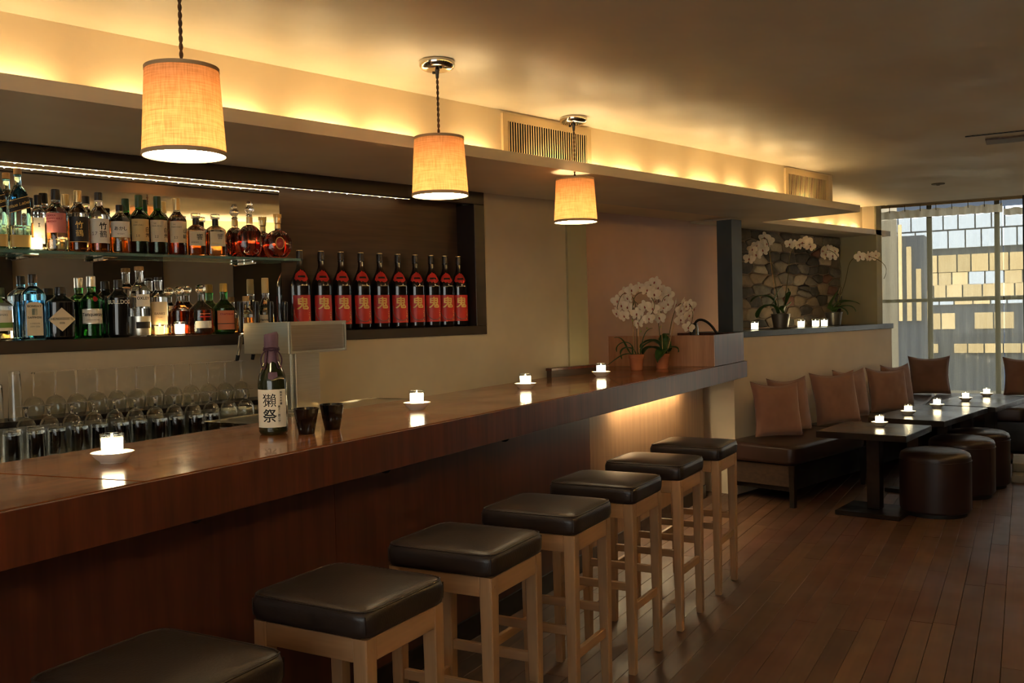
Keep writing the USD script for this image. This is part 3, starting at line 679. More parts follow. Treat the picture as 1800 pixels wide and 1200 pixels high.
part(bar, 'toe_board', box(-1.5, 7.0, 2.19, 2.20, 0.0, 0.10), M['black_wood'], False)
part(bar, 'body', box(-1.5, 5.2, 2.24, 2.50, 0.02, BT - 0.126), M['black_wood'], False)
for s in (0.9, 1.75, 2.6, 3.45):
    part(bar, 'bag_hook', tube(curve([(s, 2.0, BT - 0.125), (s, 1.985, BT - 0.15), (s, 1.955, BT - 0.152), (s, 1.945, BT - 0.135)], 9), 0.005, 6), M['black_plastic'])
t = thing('under_bar_lamp', 'small warm lamp strip hidden under the far end of the bar', 'light', (*bar_xy(5.80, 2.13), BT - 0.126), BDEG)
part(t, 'housing', cat(box(-0.65, 0.65, -0.02, 0.02, -0.012, -0.002), box(-0.65, 0.65, -0.024, -0.0205, -0.042, -0.002)), M['bronze'], False)  # front flange added to keep the lamp light off the stools
part(t, 'diffuser', box(-0.63, 0.63, -0.014, 0.014, -0.016, -0.0121), M['under'], False)

# raised box at the end of the bar
hb = thing('host_stand', 'raised wooden box with a dark open top at the far end of the bar', 'host stand', (*bar_xy(6.27, 0), BT), BDEG)
part(hb, 'front_board', box(-0.02, 0.0, front, 2.72, 0.0005, 0.218, 0.001), M['mahogany_box'], False)
part(hb, 'side_board', box(0.0, 0.735, front, front + 0.02, 0.0005, 0.218, 0.001), M['mahogany'], False)
part(hb, 'end_board', box(0.735, 0.755, front, 2.40, 0.0005, 0.218, 0.001), M['mahogany'], False)
part(hb, 'inner_top', box(0.0, 0.735, front + 0.02, 2.40, 0.15, 0.17), M['black_wood'], False)
t = thing('desk_lamp', 'small black desk lamp with a bent arm on the raised box behind the orchids', 'lamp', (*bar_xy(6.38, 2.06), BT + 0.17), BDEG)
part(t, 'base', loft([(0.0, 0.035, 0.045, 5), (0.012, 0.035, 0.045, 5), (0.02, 0.03, 0.03, 4), (0.10, 0.026, 0.028, 4), (0.13, 0.02, 0.02, 3)], 24), M['black_plastic'])
part(t, 'arm', tube(curve([(0, 0, 0.11), (0.03, -0.04, 0.155), (0.05, -0.09, 0.13), (0.06, -0.13, 0.08), (0.06, -0.15, 0.045)], 16), 0.009, 8), M['black_plastic'])
part(t, 'head', moved(lathe([(0.005, 0.0), (0.018, 0.002), (0.022, 0.03), (0.008, 0.05)], 16), (0.06, -0.155, 0.012)), M['black_plastic'])
t = thing('bar_curb', 'low dark wood-capped curb on the bar against the wall corner', 'curb', (4.17, YB - 0.045, BT), 0)
part(t, 'body', box(0, 0.44, -0.02, 0.02, 0.0, 0.040, 0.001), M['wenge_back'], False)
part(t, 'cap', box(-0.005, 0.445, -0.026, 0.024, 0.040, 0.056, 0.002), M['mahogany'], False)

# ------------------------------------------------------------------ bar stools
def make_stool(label, loc, rot):
    t = thing('bar_stool', label, 'bar stool', loc, rot, 'bar stools along the bar')
    hx, hy, zt = 0.165, 0.183, 0.69                    # local x along the bar, y into the bar
    q = 0.021
    for sx in (-1, 1):
        for sy in (-1, 1):
            cx, cy = sx * (hx - q), sy * (hy - q)
            rows = []
            for zz, k in ((0.004, 0.72), (0.0, 0.66), (0.35, 0.9), (0.60, 1.0), (zt, 1.0)):
                rows.append((zz, k))
            rows = [(0.0, 0.68), (0.006, 0.74), (0.35, 0.9), (0.60, 1.0), (zt - 0.001, 1.0)]
            ring_rows = []
            for zz, k in rows:
                d = q * k
                ox, oy = cx + sx * (q - d) * 0.15, cy + sy * (q - d) * 0.15
                c = 0.003
                ring_rows.append([(ox + px, oy + py, zz) for px, py in ((-d, -d + c), (-d + c, -d), (d - c, -d), (d, -d + c), (d, d - c), (d - c, d), (-d + c, d), (-d, d - c))])
            part(t, 'leg', rings(ring_rows), M['oak'], 20)
    for sy in (-1, 1):
        y0 = sy * (hy - 0.012)
        part(t, 'rail', box(-hx + 2 * q, hx - 2 * q, y0 - 0.011, y0 + 0.011, zt - 0.060, zt - 0.001, 0.002), M['oak_x'], False)
        zz = 0.245 if sy < 0 else 0.245
        part(t, 'stretcher', box(-hx + 2 * q - 0.004, hx - 2 * q + 0.004, y0 - sy * 0.010 - 0.009, y0 - sy * 0.010 + 0.009, zz, zz + 0.034, 0.002), M['oak_x'], False)
    for sx in (-1, 1):
        x0 = sx * (hx - 0.012)
        part(t, 'rail', box(x0 - 0.011, x0 + 0.011, -hy + 2 * q, hy - 2 * q, zt - 0.060, zt - 0.001, 0.002), M['oak_y'], False)
        part(t, 'stretcher', box(x0 - sx * 0.010 - 0.009, x0 - sx * 0.010 + 0.009, -hy + 2 * q - 0.004, hy - 2 * q + 0.004, 0.335, 0.367, 0.002), M['oak_y'], False)
    part(t, 'peg', moved(lathe([(0.0045, 0), (0.005, 0.001), (0.004, 0.0016)], 10), (-hx + q, -hy - 0.0005, zt - 0.03), rx=math.pi / 2), M['oak_x'])
    cx, cy = hx + 0.009, hy + 0.009
    rows = [(zt, cx - 0.012, cy - 0.012, 14), (zt + 0.004, cx - 0.004, cy - 0.004, 14), (zt + 0.018, cx, cy, 13), (zt + 0.045, cx + 0.001, cy + 0.001, 13), (zt + 0.060, cx - 0.002, cy - 0.002, 12), (zt + 0.068, cx - 0.010, cy - 0.010, 11),
            (zt + 0.073, cx - 0.03, cy - 0.03, 9), (zt + 0.077, cx - 0.07, cy - 0.07, 6), (zt + 0.079, cx - 0.12, cy - 0.12, 3)]
    st = part(t, 'seat_cushion', loft(rows, 72), M['leather'], 60)
    a = np.arange(73) * 2 * np.pi / 72
    e = 11
    r = 1 / (np.abs(np.cos(a)) ** e + np.abs(np.sin(a)) ** e) ** (1 / e)
    part(st, 'piping', tube(np.stack([(cx - 0.004) * r * np.cos(a), (cy - 0.004) * r * np.sin(a), np.full(73, zt + 0.0655)], 1), 0.0026, 6), M['leather'])
    for sx in (-1, 1):
        for sy in (-1, 1):
            k = 1 / 2 ** (1 / 13)
            part(st, 'corner_seam', tube([(sx * (cx * k - 0.001), sy * (cy * k - 0.001), zt + 0.012), (sx * cx * k, sy * cy * k, zt + 0.03), (sx * (cx * k), sy * (cy * k), zt + 0.055)], 0.002, 5), M['leather'])
    return t


stool_spots = [(1.275, 'bar stool nearest the camera, cut off by the bottom of the picture'), (1.885, 'second bar stool from the camera, with its seat lowest in full view'), (2.455, 'third bar stool from the camera along the bar'),
               (3.015, 'fourth bar stool from the camera, the middle one of the row'), (3.585, 'fifth bar stool from the camera, third from the far end'), (4.155, 'sixth bar stool, next to the farthest one'), (4.755, 'farthest bar stool, under the lit end of the bar')]
stool0 = None
for k, (s, lab) in enumerate(stool_spots):
    loc = (*bar_xy(s, 1.549 + rng.uniform(-.004, .006)), 0)
    rot = BDEG + rng.uniform(-1.0, 1.0)
    if stool0 is None:
        stool0 = make_stool(lab, loc, rot)
    else:
        copy_of(stool0, lab, loc, rot)

# ------------------------------------------------------------------ pendant lamps
def make_pendant(label, s, z0, ztop):
    t = thing('pendant_lamp', label, 'pendant lamp', (*bar_xy(s, 1.972), 0), BDEG, 'linen drum pendants over the bar')
    rb, rt = 0.109, 0.0955
    can = part(t, 'canopy', lathe([(0.030, ZC - 0.034), (0.052, ZC - 0.033), (0.063, ZC - 0.028), (0.069, ZC - 0.018), (0.069, ZC - 0.004), (0.066, ZC)], 40), M['nickel'])
    for a in (0.9, 0.9 + math.pi):
        part(can, 'screw', moved(lathe([(0.003, -0.006), (0.006, -0.005), (0.006, 0.002)], 10), (0.042 * math.cos(a), 0.042 * math.sin(a), ZC - 0.033)), M['black'])
    part(can, 'cord_grip', lathe([(0.004, ZC - 0.068), (0.006, ZC - 0.064), (0.008, ZC - 0.04), (0.010, ZC - 0.034)], 12), M['black_plastic'])
    zz = np.linspace(ztop + 0.012, ZC - 0.05, 70)
    for ph in (0, math.pi):
        part(t, 'cord', tube(np.stack([0.0026 * np.cos(zz * 150 + ph), 0.0026 * np.sin(zz * 150 + ph), zz], 1), 0.0030, 6), M['cord'])
    sh = part(t, 'shade', lathe([(rb, z0), (rt, ztop), (rt - 0.0015, ztop), (rb - 0.0015, z0), (rb, z0)], 64, False), M['linen'])
    part(sh, 'top_trim', lathe([(rt - 0.002, ztop - 0.009), (rt + 0.0015, ztop - 0.009), (rt + 0.0015, ztop + 0.001), (rt - 0.002, ztop + 0.001), (rt - 0.002, ztop - 0.009)], 64, False), M['trim'])
    part(sh, 'bottom_trim', lathe([(rb - 0.002, z0 - 0.001), (rb + 0.0015, z0 - 0.001), (rb + 0.001, z0 + 0.010), (rb - 0.0025, z0 + 0.010), (rb - 0.002, z0 - 0.001)], 64, False), M['trim'])
    part(t, 'diffuser', lathe([(0.001, z0 + 0.003), (rb - 0.003, z0 + 0.003), (rb - 0.003, z0 + 0.005), (0.001, z0 + 0.005)], 48), M['diffuser'])
    part(t, 'socket', lathe([(0.006, ztop + 0.012), (0.014, ztop + 0.006), (0.016, ztop - 0.075), (0.012, ztop - 0.080)], 16), M['black_plastic'])
    part(t, 'bulb', lathe([(0.002, ztop - 0.172), (0.016, ztop - 0.167), (0.027, ztop - 0.147), (0.029, ztop - 0.127), (0.02, ztop - 0.100), (0.012, ztop - 0.080)], 20), M['bulb'])
    for a in (0, 2.094, 4.189):
        part(t, 'spider_arm', tube([(0.012 * math.cos(a), 0.012 * math.sin(a), ztop - 0.01), (rt * 0.99 * math.cos(a), rt * 0.99 * math.sin(a), ztop - 0.006)], 0.0016, 5), M['nickel'])
    return t


make_pendant('large linen pendant lamp nearest the camera, on the left', 1.760, 1.902, 2.136)
make_pendant('middle linen pendant lamp over the bar', 3.005, 1.922, 2.146)
make_pendant('smallest linen pendant lamp, farthest along the bar beside the vent grille', 4.237, 1.916, 2.134)

# ------------------------------------------------------------------ bottle cabinet in the back wall
CX0, CX1, CZ0, CZ1 = 0.30, 3.686, 1.352, ZS
cab = thing('bottle_cabinet', 'dark wood bottle cabinet set in the back wall with mirror and glass shelf', 'cabinet', (0, 0, 0), 0)
part(cab, 'bottom_board', box(CX0, CX1, YB - 0.012, 4.06, CZ0, 1.402, 0.002), M['wenge'], False)
part(cab, 'header_board', box(CX0, CX1, YB - 0.012, YB + 0.025, 2.098, CZ1 - 0.001, 0.002), M['wenge'], False)
part(cab, 'inner_top', box(CX0, CX1, YB + 0.025, 4.06, 2.125, 2.15), M['wenge'], False)
part(cab, 'right_post', box(3.606, CX1, YB - 0.012, 4.06, 1.402, 2.098, 0.002), M['wenge'], False)
part(cab, 'left_post', box(CX0, CX0 + 0.07, YB - 0.012, 4.06, 1.402, 2.098, 0.002), M['wenge'], False)
part(cab, 'back_panel', box(2.433, 3.606, 4.04, 4.06, 1.402, 2.125), M['wenge_back'], False)
part(cab, 'mirror', box(CX0 + 0.07, 2.433, 4.035, 4.05, 1.402, 2.125), M['mirror'], False)
sh = part(cab, 'glass_shelf', box(CX0 + 0.07, 2.465, 3.905, 4.033, 1.745, 1.757, 0.0015), M['shelf_glass'], False)
for x in (0.75, 1.25, 1.56, 2.245):
    part(sh, 'bracket', cat(box(x - 0.012, x + 0.012, 3.93, 4.034, 1.728, 1.7445, 0.003), box(x - 0.03, x + 0.03, 3.925, 3.945, 1.732, 1.7445, 0.003)), M['chrome'], False)
ls = thing('led_strip', 'thin strip of warm light points under the cabinet header', 'light', (0, 0, 0), 0)
part(ls, 'profile', box(CX0 + 0.07, 3.2, 3.962, 3.974, 2.108, 2.1249), M['grille'], False)
part(ls, 'strip', box(CX0 + 0.07, 3.2, 3.964, 3.972, 2.1045, 2.1079), M['led'], False)
for x in np.arange(0.9, 3.19, 0.105):
    part(ls, 'light_point', moved(lathe([(0.001, -0.004), (0.004, -0.002), (0.005, 0.001)], 8), (x, 3.968, 2.1045)), M['led_dot'])

# ------------------------------------------------------------------ back counter with glasses
bc = thing('back_counter', 'low dark counter with a raised ledge of glasses under the cabinet', 'counter', (0, 0, 0), 0)
part(bc, 'ledge', box(-0.6, 2.24, 3.730, YB - 0.001, 0.9835, 1.084, 0.002), M['steel'], False)
part(bc, 'ledge_board', box(-0.6, 2.245, 3.722, YB - 0.001, 1.0842, 1.105, 0.003), M['black_wood'], False)
bpoly = [(-0.6, 3.28), (2.1, 3.28), (3.55, 3.70), (3.55, YB - 0.001), (-0.6, YB - 0.001)]
part(bc, 'worktop', prism(bpoly, 0.94, 0.983), M['steel'], False)
part(bc, 'front', prism([(x, min(y + 0.03, YB - 0.001)) for x, y in bpoly], 0.0, 0.94), M['black_wood'], False)


def wine_glass(h, rb, bowl_h, stem_r, foot_r, name, label, loc, cat_='glass', group=None, n=28):
    """A stemmed glass standing upside down: rim at z = 0, foot at z = h."""
    t = thing(name, label, cat_, loc, 0, group)
    zb = bowl_h
    out, inn = [], []
    for f in np.linspace(0, 1, 12):
        r = rb * (0.80 + 0.20 * math.sin(min(f / 0.45, 1) * math.pi / 2)) if f < 0.45 else rb * math.sqrt(max(1 - ((f - 0.45) / 0.55) ** 2, 0)) * 0.97 + stem_r
        r = min(r, rb)
        out.append((r, f * zb))
        if f < 0.93:
            inn.append((max(r - 0.0014, 0.001), f * zb * 0.985))
    prof = inn[::-1] + out
    part(t, 'bowl', lathe(prof[:], n, False), M['thin'], 50)
    part(t, 'stem', lathe([(stem_r * 1.6, zb - 0.001), (stem_r, zb + 0.012), (stem_r * 0.9, (zb + h) / 2), (stem_r * 1.2, h - 0.012), (stem_r * 2.2, h - 0.004)], 10), M['glass'], 60)
    part(t, 'foot', lathe([(stem_r * 2.2, h - 0.004), (foot_r, h - 0.0018), (foot_r, h), (0.001, h)], n), M['glass'], 30)
    return t


def tumbler(h, r0, r1, name, label, loc, group):
    """A tumbler standing upside down: rim at z = 0, thick base on top."""
    t = thing(name, label, 'glass', loc, 0, group)
    part(t, 'wall', lathe([(r0 - 0.0022, h - 0.012), (r1 - 0.0022, 0.001), (r1 - 0.001, 0.0), (r1, 0.001), (r0, h - 0.004), (r0 - 0.003, h), (0.001, h - 0.001)], 28), M['thin'], 40)
    part(t, 'base', lathe([(0.001, h - 0.014), (r0 - 0.004, h - 0.014), (r0 - 0.003, h - 0.005), (r0 - 0.005, h - 0.0015), (0.001, h - 0.0015)], 28), M['glass'], 40)
    return t


G1, G2, G3 = 'upturned stemmed glasses on the ledge', 'upturned wine glasses on the back counter', 'upturned tumblers behind the bar'
g = None
ORD = ('first', 'second', 'third', 'fourth', 'fifth', 'sixth', 'seventh', 'eighth', 'ninth', 'tenth', 'eleventh', 'twelfth')
for k in range(12):
    x = 1.199 + k * 0.0792
    lab = f'{ORD[k]} upturned stemmed glass from the left in the row along the back ledge'
    loc = (x, 3.80, 1.105)
    if g is None:
        g = wine_glass(0.178, 0.036, 0.085, 0.0034, 0.031, 'stemmed_glass', lab, loc, group=G1)
    else:
        copy_of(g, lab, loc, rng.uniform(0, 90))
g = None
for k in range(12):
    loc = (1.107 + k * 0.0792, 3.60, 0.983)
    lab = f'{ORD[k]} upturned wine glass from the left in the middle row of glasses' if k < 11 else 'rightmost upturned wine glass, beside the sake bottle'
    if g is None:
        g = wine_glass(0.186, 0.037, 0.146, 0.0045, 0.033, 'wine_glass', lab, loc, group=G2)
    else:
        copy_of(g, lab, loc, rng.uniform(0, 90))
g = None
for k in range(12):
    loc = (0.93 + k * 0.0725, 3.40 + 0.012 * (k % 2), 0.983)
    lab = f'{ORD[k]} upturned tumbler from the left in the front row behind the bar' if k < 11 else 'rightmost upturned tumbler of the front row'
    if g is None:
        g = tumbler(0.119, 0.030, 0.0335, 'tumbler', lab, loc, G3)
    else:
        copy_of(g, lab, loc, rng.uniform(0, 90))
for x, lab in ((1.03, 'upturned tumbler set back behind the front row at the left edge, left of two'), (1.105, 'upturned tumbler set back behind the front row at the left edge, right of two')):
    copy_of(g, lab, (x, 3.50, 0.983), 10, 'second row of tumblers')
t = thing('tall_glass', 'tall slim tapered glass upside down at the left end of the ledge', 'glass', (1.122, 3.762, 1.105))
part(t, 'wall', lathe([(0.0175, 0.176), (0.0245, 0.001), (0.0255, 0.0), (0.0265, 0.001), (0.0195, 0.183), (0.017, 0.186), (0.001, 0.186)], 28), M['glass'], 40)
t = thing('tall_glass', 'wider tall glass upside down at the left edge of the picture', 'glass', (1.048, 3.762, 1.105))
part(t, 'wall', lathe([(0.027, 0.128), (0.031, 0.001), (0.0325, 0.0), (0.0335, 0.001), (0.030, 0.138), (0.027, 0.141), (0.001, 0.141)], 28), M['glass'], 40)

# drip tray and beer tower behind the bar
t = thing('drip_tray', 'perforated steel tray let in behind the bar top by the sake bottle', 'tray', (*bar_xy(2.60, 2.548), 1.045), BDEG)
part(t, 'rim', cat(box(0, 1.1, 0, 0.008, 0, 0.016), box(0, 1.1, 0.322, 0.33, 0, 0.016), box(0, 0.008, 0.008, 0.322, 0, 0.016), box(1.092, 1.1, 0.008, 0.322, 0, 0.016)), M['chrome'], False)
part(t, 'pan', box(0.008, 1.092, 0.008, 0.322, 0, 0.003), M['black'], False)
for k in range(28):
    part(t, 'bar', box(0.012 + k * 0.0128, 0.018 + k * 0.0128, 0.008, 0.322, 0.006, 0.012), M['steel'], False)
part(t, 'plate', box(0.375, 1.092, 0.008, 0.322, 0.004, 0.012), M['steel'], False)
part(t, 'ring', moved(lathe([(0.040, 0.012), (0.052, 0.012), (0.052, 0.016), (0.040, 0.016), (0.040, 0.012)], 32, False), (0.235, 0.13, 0)), M['chrome'])
t = thing('beer_tower', 'square steel beer tower with a long box head and black tap handles', 'beer tap tower', (*bar_xy(3.00, 2.752), 1.057), BDEG)
part(t, 'column', cat(box(0.058, 0.215, 0.030, 0.235, 0, 0.255, 0.003), box(0.045, 0.228, 0.018, 0.25, 0, 0.008, 0.002)), M['steel'], False)
part(t, 'column_cover', box(0.050, 0.0579, 0.055, 0.215, 0.008, 0.255, 0.002), M['steel'], False)
part(t, 'head', box(-0.016, 0.360, 0.0, 0.262, 0.2555, 0.394, 0.002), M['steel'], False)
part(t, 'head_panel', box(0.002, 0.346, -0.003, -0.0005, 0.268, 0.378, 0.001), M['steel_dark'], False)
part(t, 'head_frame', cat(box(-0.012, 0.360, -0.008, -0.0005, 0.384, 0.394), box(-0.012, 0.360, -0.008, -0.0005, 0.2555, 0.262), box(-0.012, -0.004, -0.008, -0.0005, 0.262, 0.384), box(0.350, 0.360, -0.008, -0.0005, 0.262, 0.384)), M['steel'], False)
for k in range(4):
    x = 0.03 + k * 0.095
    f = part(t, 'faucet', cat(tube([(x, 0.263, 0.345), (x, 0.31, 0.345), (x, 0.325, 0.335), (x, 0.335, 0.28), (x, 0.345, 0.25)], [0.010, 0.010, 0.012, 0.010, 0.008], 10), moved(lathe([(0.016, 0), (0.016, 0.006)], 16), (x, 0.263, 0.345), rx=-math.pi / 2)), M['chrome'], 40)
    part(f, 'spout', tube([(x, 0.345, 0.25), (x, 0.352, 0.225)], [0.009, 0.008], 10), M['black_plastic'])
    part(f, 'tap_handle', loft([(0.352, 0.007, 0.007, 2), (0.366, 0.009, 0.009, 2), (0.40, 0.010, 0.010, 3), (0.47, 0.0135, 0.0135, 4), (0.488, 0.0125, 0.0125, 4), (0.492, 0.008, 0.008, 4)], 16).apply_translation([x, 0.322, 0]), M['black_plastic'])


# ------------------------------------------------------------------ lettering
def glyph_mesh(ch, height, depth=0.0003):
    ms, k = [], height / 96.0
    for poly in GLYPHS[ch].split(';'):
        rs = [[tuple(float(q) * k for q in p.split()) for p in ring.split(',')] for ring in poly.split('/')]
        pg = Polygon(rs[0], rs[1:]).buffer(0)
        for g_ in getattr(pg, 'geoms', [pg]):
            if g_.area > 0:
                ms.append(trimesh.creation.extrude_polygon(g_, depth, engine='earcut'))
    return cat(*ms)


def words(text, height, bold=False):
    """Lettering centred on the origin; Latin by meshkit, kanji and kana from GLYPHS, stacked downwards when text starts with '|'."""
    if text[0] == '|':
        ms, z0 = [], 0.0
        for ch in text[1:]:
            m = glyph_mesh(ch, height)
            m.apply_translation([-m.bounds[:, 0].mean(), z0 - m.bounds[1, 1], 0])
            ms.append(m)
            z0 -= height * 1.12
        m = cat(*ms)
    elif all(ch in GLYPHS for ch in text):
        ms, x0 = [], 0.0
        for ch in text:
            m = glyph_mesh(ch, height)
            m.apply_translation([x0 - m.bounds[0, 0], 0, 0])
            ms.append(m)
            x0 += height * 1.05
        m = cat(*ms)
    else:
        m = meshkit.text_mesh(text, height, 0.0003, bold)
    m.apply_translation([-m.bounds[:, 0].mean(), -m.bounds[:, 1].mean(), 0])
    return m


class Surface:
    """The outside of a lofted body: a point u metres round from the front at height z, off the surface by d."""

    def __init__(self, rows):
        r = np.array(sorted(rows, key=lambda q: q[0]), float)
        self.z, self.rx, self.ry, self.e = r.T

    def at(self, u, z, d=0.0):
        u, z = np.asarray(u, float), np.asarray(z, float)
        rx, ry, e = np.interp(z, self.z, self.rx), np.interp(z, self.z, self.ry), np.interp(z, self.z, self.e)
        R0 = max(self.rx)
        th = u / R0
        rnd_x, rnd_y = (rx + d) * np.sin(th), -(ry + d) * np.cos(th)
        t = np.clip(np.abs(u) / np.maximum(rx, 1e-6), 0, 0.995)
        fl_x, fl_y = u, -(ry * (1 - t ** e) ** (1 / e) + d)
        k = (e > 2.6)
        return np.stack([np.where(k, fl_x, rnd_x), np.where(k, fl_y, rnd_y), z], -1)


def label_mesh(sf, u0, u1, lo, hi, d=0.0006, n=22, m=6):
    """A label between the lines lo(u) and hi(u)."""
    us = np.linspace(u0, u1, n)
    P = []
    for f in np.linspace(0, 1, m):
        P.append(sf.at(us, [lo(u) + f * (hi(u) - lo(u)) for u in us], d))
    return slab(np.array(P), 0.0006)


def print_on(sf, mesh, u, z, slope=0.0, d=0.0010):
    if np.ptp(mesh.vertices[:, 0]) > 0.012:
        mesh = trimesh.Trimesh(*trimesh.remesh.subdivide_to_size(mesh.vertices, mesh.faces, 0.006), process=False)
    v = np.array(mesh.vertices)
    z_ = v[:, 1] + z + slope * (v[:, 0])
    p = sf.at(v[:, 0] + u, z_, d + v[:, 2])
    return trimesh.Trimesh(p, mesh.faces, process=False)


def bottle_rows(h, w, dpt, e, zs, zn, rn, zc, foot=0.92, bulge=0.0):
    """Sections of a bottle: body up to zs, shoulder up to zn, neck to zc (fractions of the height)."""
    rx, ry = w / 2, dpt / 2
    rows = [(0.0, rx * foot * 0.9, ry * foot * 0.9, e), (0.004, rx * foot, ry * foot, e), (0.012, rx, ry, e)]
    rows += [(h * zs * 0.5, rx * (1 + bulge), ry * (1 + bulge), e), (h * zs, rx, ry, e)]
    for f in (0.12, 0.25, 0.4, 0.55, 0.7, 0.85, 1.0):
        c = 0.5 + 0.5 * math.cos(math.pi * f)
        c = c ** 0.8 if e < 4 else 1 - f ** 1.7
        rows.append((h * (zs + (zn - zs) * f), rn + (rx - rn) * c, rn + (ry - rn) * c, max(2.0, e + (2 - e) * f)))
    rows.append((h * zc, rn * 0.97, rn * 0.97, 2))
    return rows


def bottle(label, X, zb, h, w, dpt=None, e=2.0, zs=0.62, zn=0.80, rn=0.014, cap=('dark_cap', 0.10, 1.08), glass='glass', liquid=None, labels=(), face=0.8, Y=3.965, group=None, foot=0.92, bulge=0.0, kind='liquor_bottle', cap_shape=None, neck_band=None, loc=None, rot=None, wall=0.93):
    """labels: dicts(u=(u0, u1), z=(z0, z1), mat, text=[(string, height, u, z, mat, bold)], lo/hi functions, slope)."""
    dpt = dpt or w
    ang = -math.degrees(math.atan2(X, Y)) * face if rot is None else rot
    t = thing(kind, label, 'bottle', loc or (X, Y, zb), ang, group)
    capm, caph, capr = cap
    zc = 1 - caph * 0.6
    rows = bottle_rows(h, w, dpt, e, zs, zn, rn, zc, foot, bulge)
    body = part(t, 'glass_body', loft(rows, 40), M[glass], 40)
    if liquid:
        lev, lm = liquid
        lr = [(max(z_, 0.006), a * wall, b * wall, q) for z_, a, b, q in rows if z_ < h * lev]
        last = [np.interp(h * lev, [r[0] for r in rows], [r[k] for r in rows]) for k in (1, 2, 3)]
        lr.append((h * lev, last[0] * wall, last[1] * wall, last[2]))
        part(t, 'liquid', loft(lr, 32), M[lm], 40)
    r = rn * capr
    z0 = h * (1 - caph)
    if cap_shape == 'ball':
        part(t, 'stopper', lathe([(rn * 0.8, z0 - 0.006), (rn * 1.05, z0 + 0.002), (r * 0.98, z0 + (h - z0) * 0.3), (r, z0 + (h - z0) * 0.6), (r * 0.82, h - 0.005), (r * 0.4, h)], 24), M[capm], 50)
    elif cap_shape == 'disc':
        part(t, 'stopper', lathe([(rn * 0.9, z0 - 0.012), (rn * 1.0, z0), (r * 0.96, z0 + 0.002), (r, z0 + 0.005), (r, h - 0.003), (r * 0.94, h)], 24), M[capm], 40)
        part(t, 'collar', lathe([(rn * 1.03, z0 - 0.030), (rn * 1.06, z0 - 0.028), (rn * 1.06, z0 - 0.003), (rn * 1.0, z0)], 20), M['dark_cap'], 40)
    else:
        c = part(t, 'cap', lathe([(r, z0), (r * 1.02, z0 + 0.002), (r, z0 + (h - z0) * 0.9), (r * 0.93, h - 0.0005), (r * 0.8, h)], 24), M[capm], 40)
        part(c, 'rim', lathe([(rn, z0 - 0.007), (rn * 1.14, z0 - 0.006), (rn * 1.14, z0 - 0.001), (rn, z0)], 20), M[glass if neck_band is None else neck_band], 40)
    sf = Surface(rows)
    for L in labels:
        u0, u1 = L['u']
        sl = L.get('slope', 0.0)
        lo = L.get('lo') or (lambda u, z0=L['z'][0], s_=sl: z0 + s_ * u)
        hi = L.get('hi') or (lambda u, z1=L['z'][1], s_=sl: z1 + s_ * u)
        lb = part(t, L.get('name', 'label'), label_mesh(sf, u0, u1, lo, hi, n=L.get('n', 22)), M[L['mat']], 40)
        inks = {}
        for tx, th, tu, tz, tm, *bo in L.get('text', ()):
            inks.setdefault(tm, []).append(print_on(sf, words(tx, th, bool(bo and bo[0])), tu, tz, sl))
        for tm, ms in inks.items():
            part(lb, 'lettering', cat(*ms), M[tm], False)
        for (a, b, c, d_, bm) in L.get('bands', ()):
            part(lb, 'band', label_mesh(sf, a, b, lambda u, q=c, s_=sl: q + s_ * u, lambda u, q=d_, s_=sl: q + s_ * u, d=0.0010, m=2), M[bm], False)
    return t


ZU, ZL = 1.757, 1.402
# upper glass shelf, left to right
GU = 'whisky and brandy bottles on the upper glass shelf'
jw = dict(e=5, zs=0.60, zn=0.80, rn=0.0125, cap=('cork', 0.075, 1.15), glass='blue_glass', liquid=(0.30, 'pale_spirit'), group=GU, face=0.65)
for X, lab in ((1.135, 'tall square clear bottle with a diagonal black label, at the left edge'), (1.222, 'tall square clear bottle with a diagonal black label, second from the left edge')):
    bottle(lab, X, ZU, 0.325, 0.080, labels=[dict(u=(-0.036, 0.036), z=(0.155, 0.205), mat='black_paper', slope=0.35, text=[('Blue Label', 0.0115, 0.0, 0.180, 'gold', True)], bands=[(-0.036, 0.036, 0.156, 0.1585, 'gold'), (-0.036, 0.036, 0.2015, 0.204, 'gold')]),
                                           dict(u=(-0.038, 0.038), z=(0.012, 0.060), mat='gold', name='base_band')], **jw)
bottle('slim clear bottle with a black cap and plain white label, behind the shelf candle', 1.300, ZU, 0.228, 0.062, e=4, zs=0.66, zn=0.78, rn=0.013, cap=('dark_cap', 0.18, 1.1), liquid=(0.5, 'pale_spirit'), group=GU, Y=3.985,
       labels=[dict(u=(-0.020, 0.020), z=(0.03, 0.135), mat='white_paper', text=[('I', 0.014, 0, 0.105, 'ink', True)])])
bottle('round clear bottle with a pink label', 1.361, ZU, 0.254, 0.084, zs=0.60, zn=0.80, rn=0.015, cap=('dark_cap', 0.17, 1.12), liquid=(0.20, 'pale_spirit'), group=GU,
       labels=[dict(u=(-0.046, 0.040), z=(0.075, 0.155), mat='pink_paper', text=[('NIKKA', 0.0075, -0.020, 0.144, 'red_wax', True), ('COFFEY MALT', 0.0065, -0.010, 0.132, 'red_wax', True), ('WHISKY', 0.0065, -0.020, 0.120, 'red_wax', True)])])
bottle('round amber bottle with a black label and gold characters', 1.448, ZU, 0.256, 0.083, zs=0.60, zn=0.80, rn=0.014, cap=('gold_cap', 0.19, 1.14), liquid=(0.56, 'whisky'), group=GU,
       labels=[dict(u=(-0.044, 0.040), z=(0.040, 0.145), mat='black_paper', text=[('|竹鶴', 0.030, 0.0, 0.095, 'gold')], bands=[(-0.044, 0.040, 0.041, 0.0435, 'gold')])])
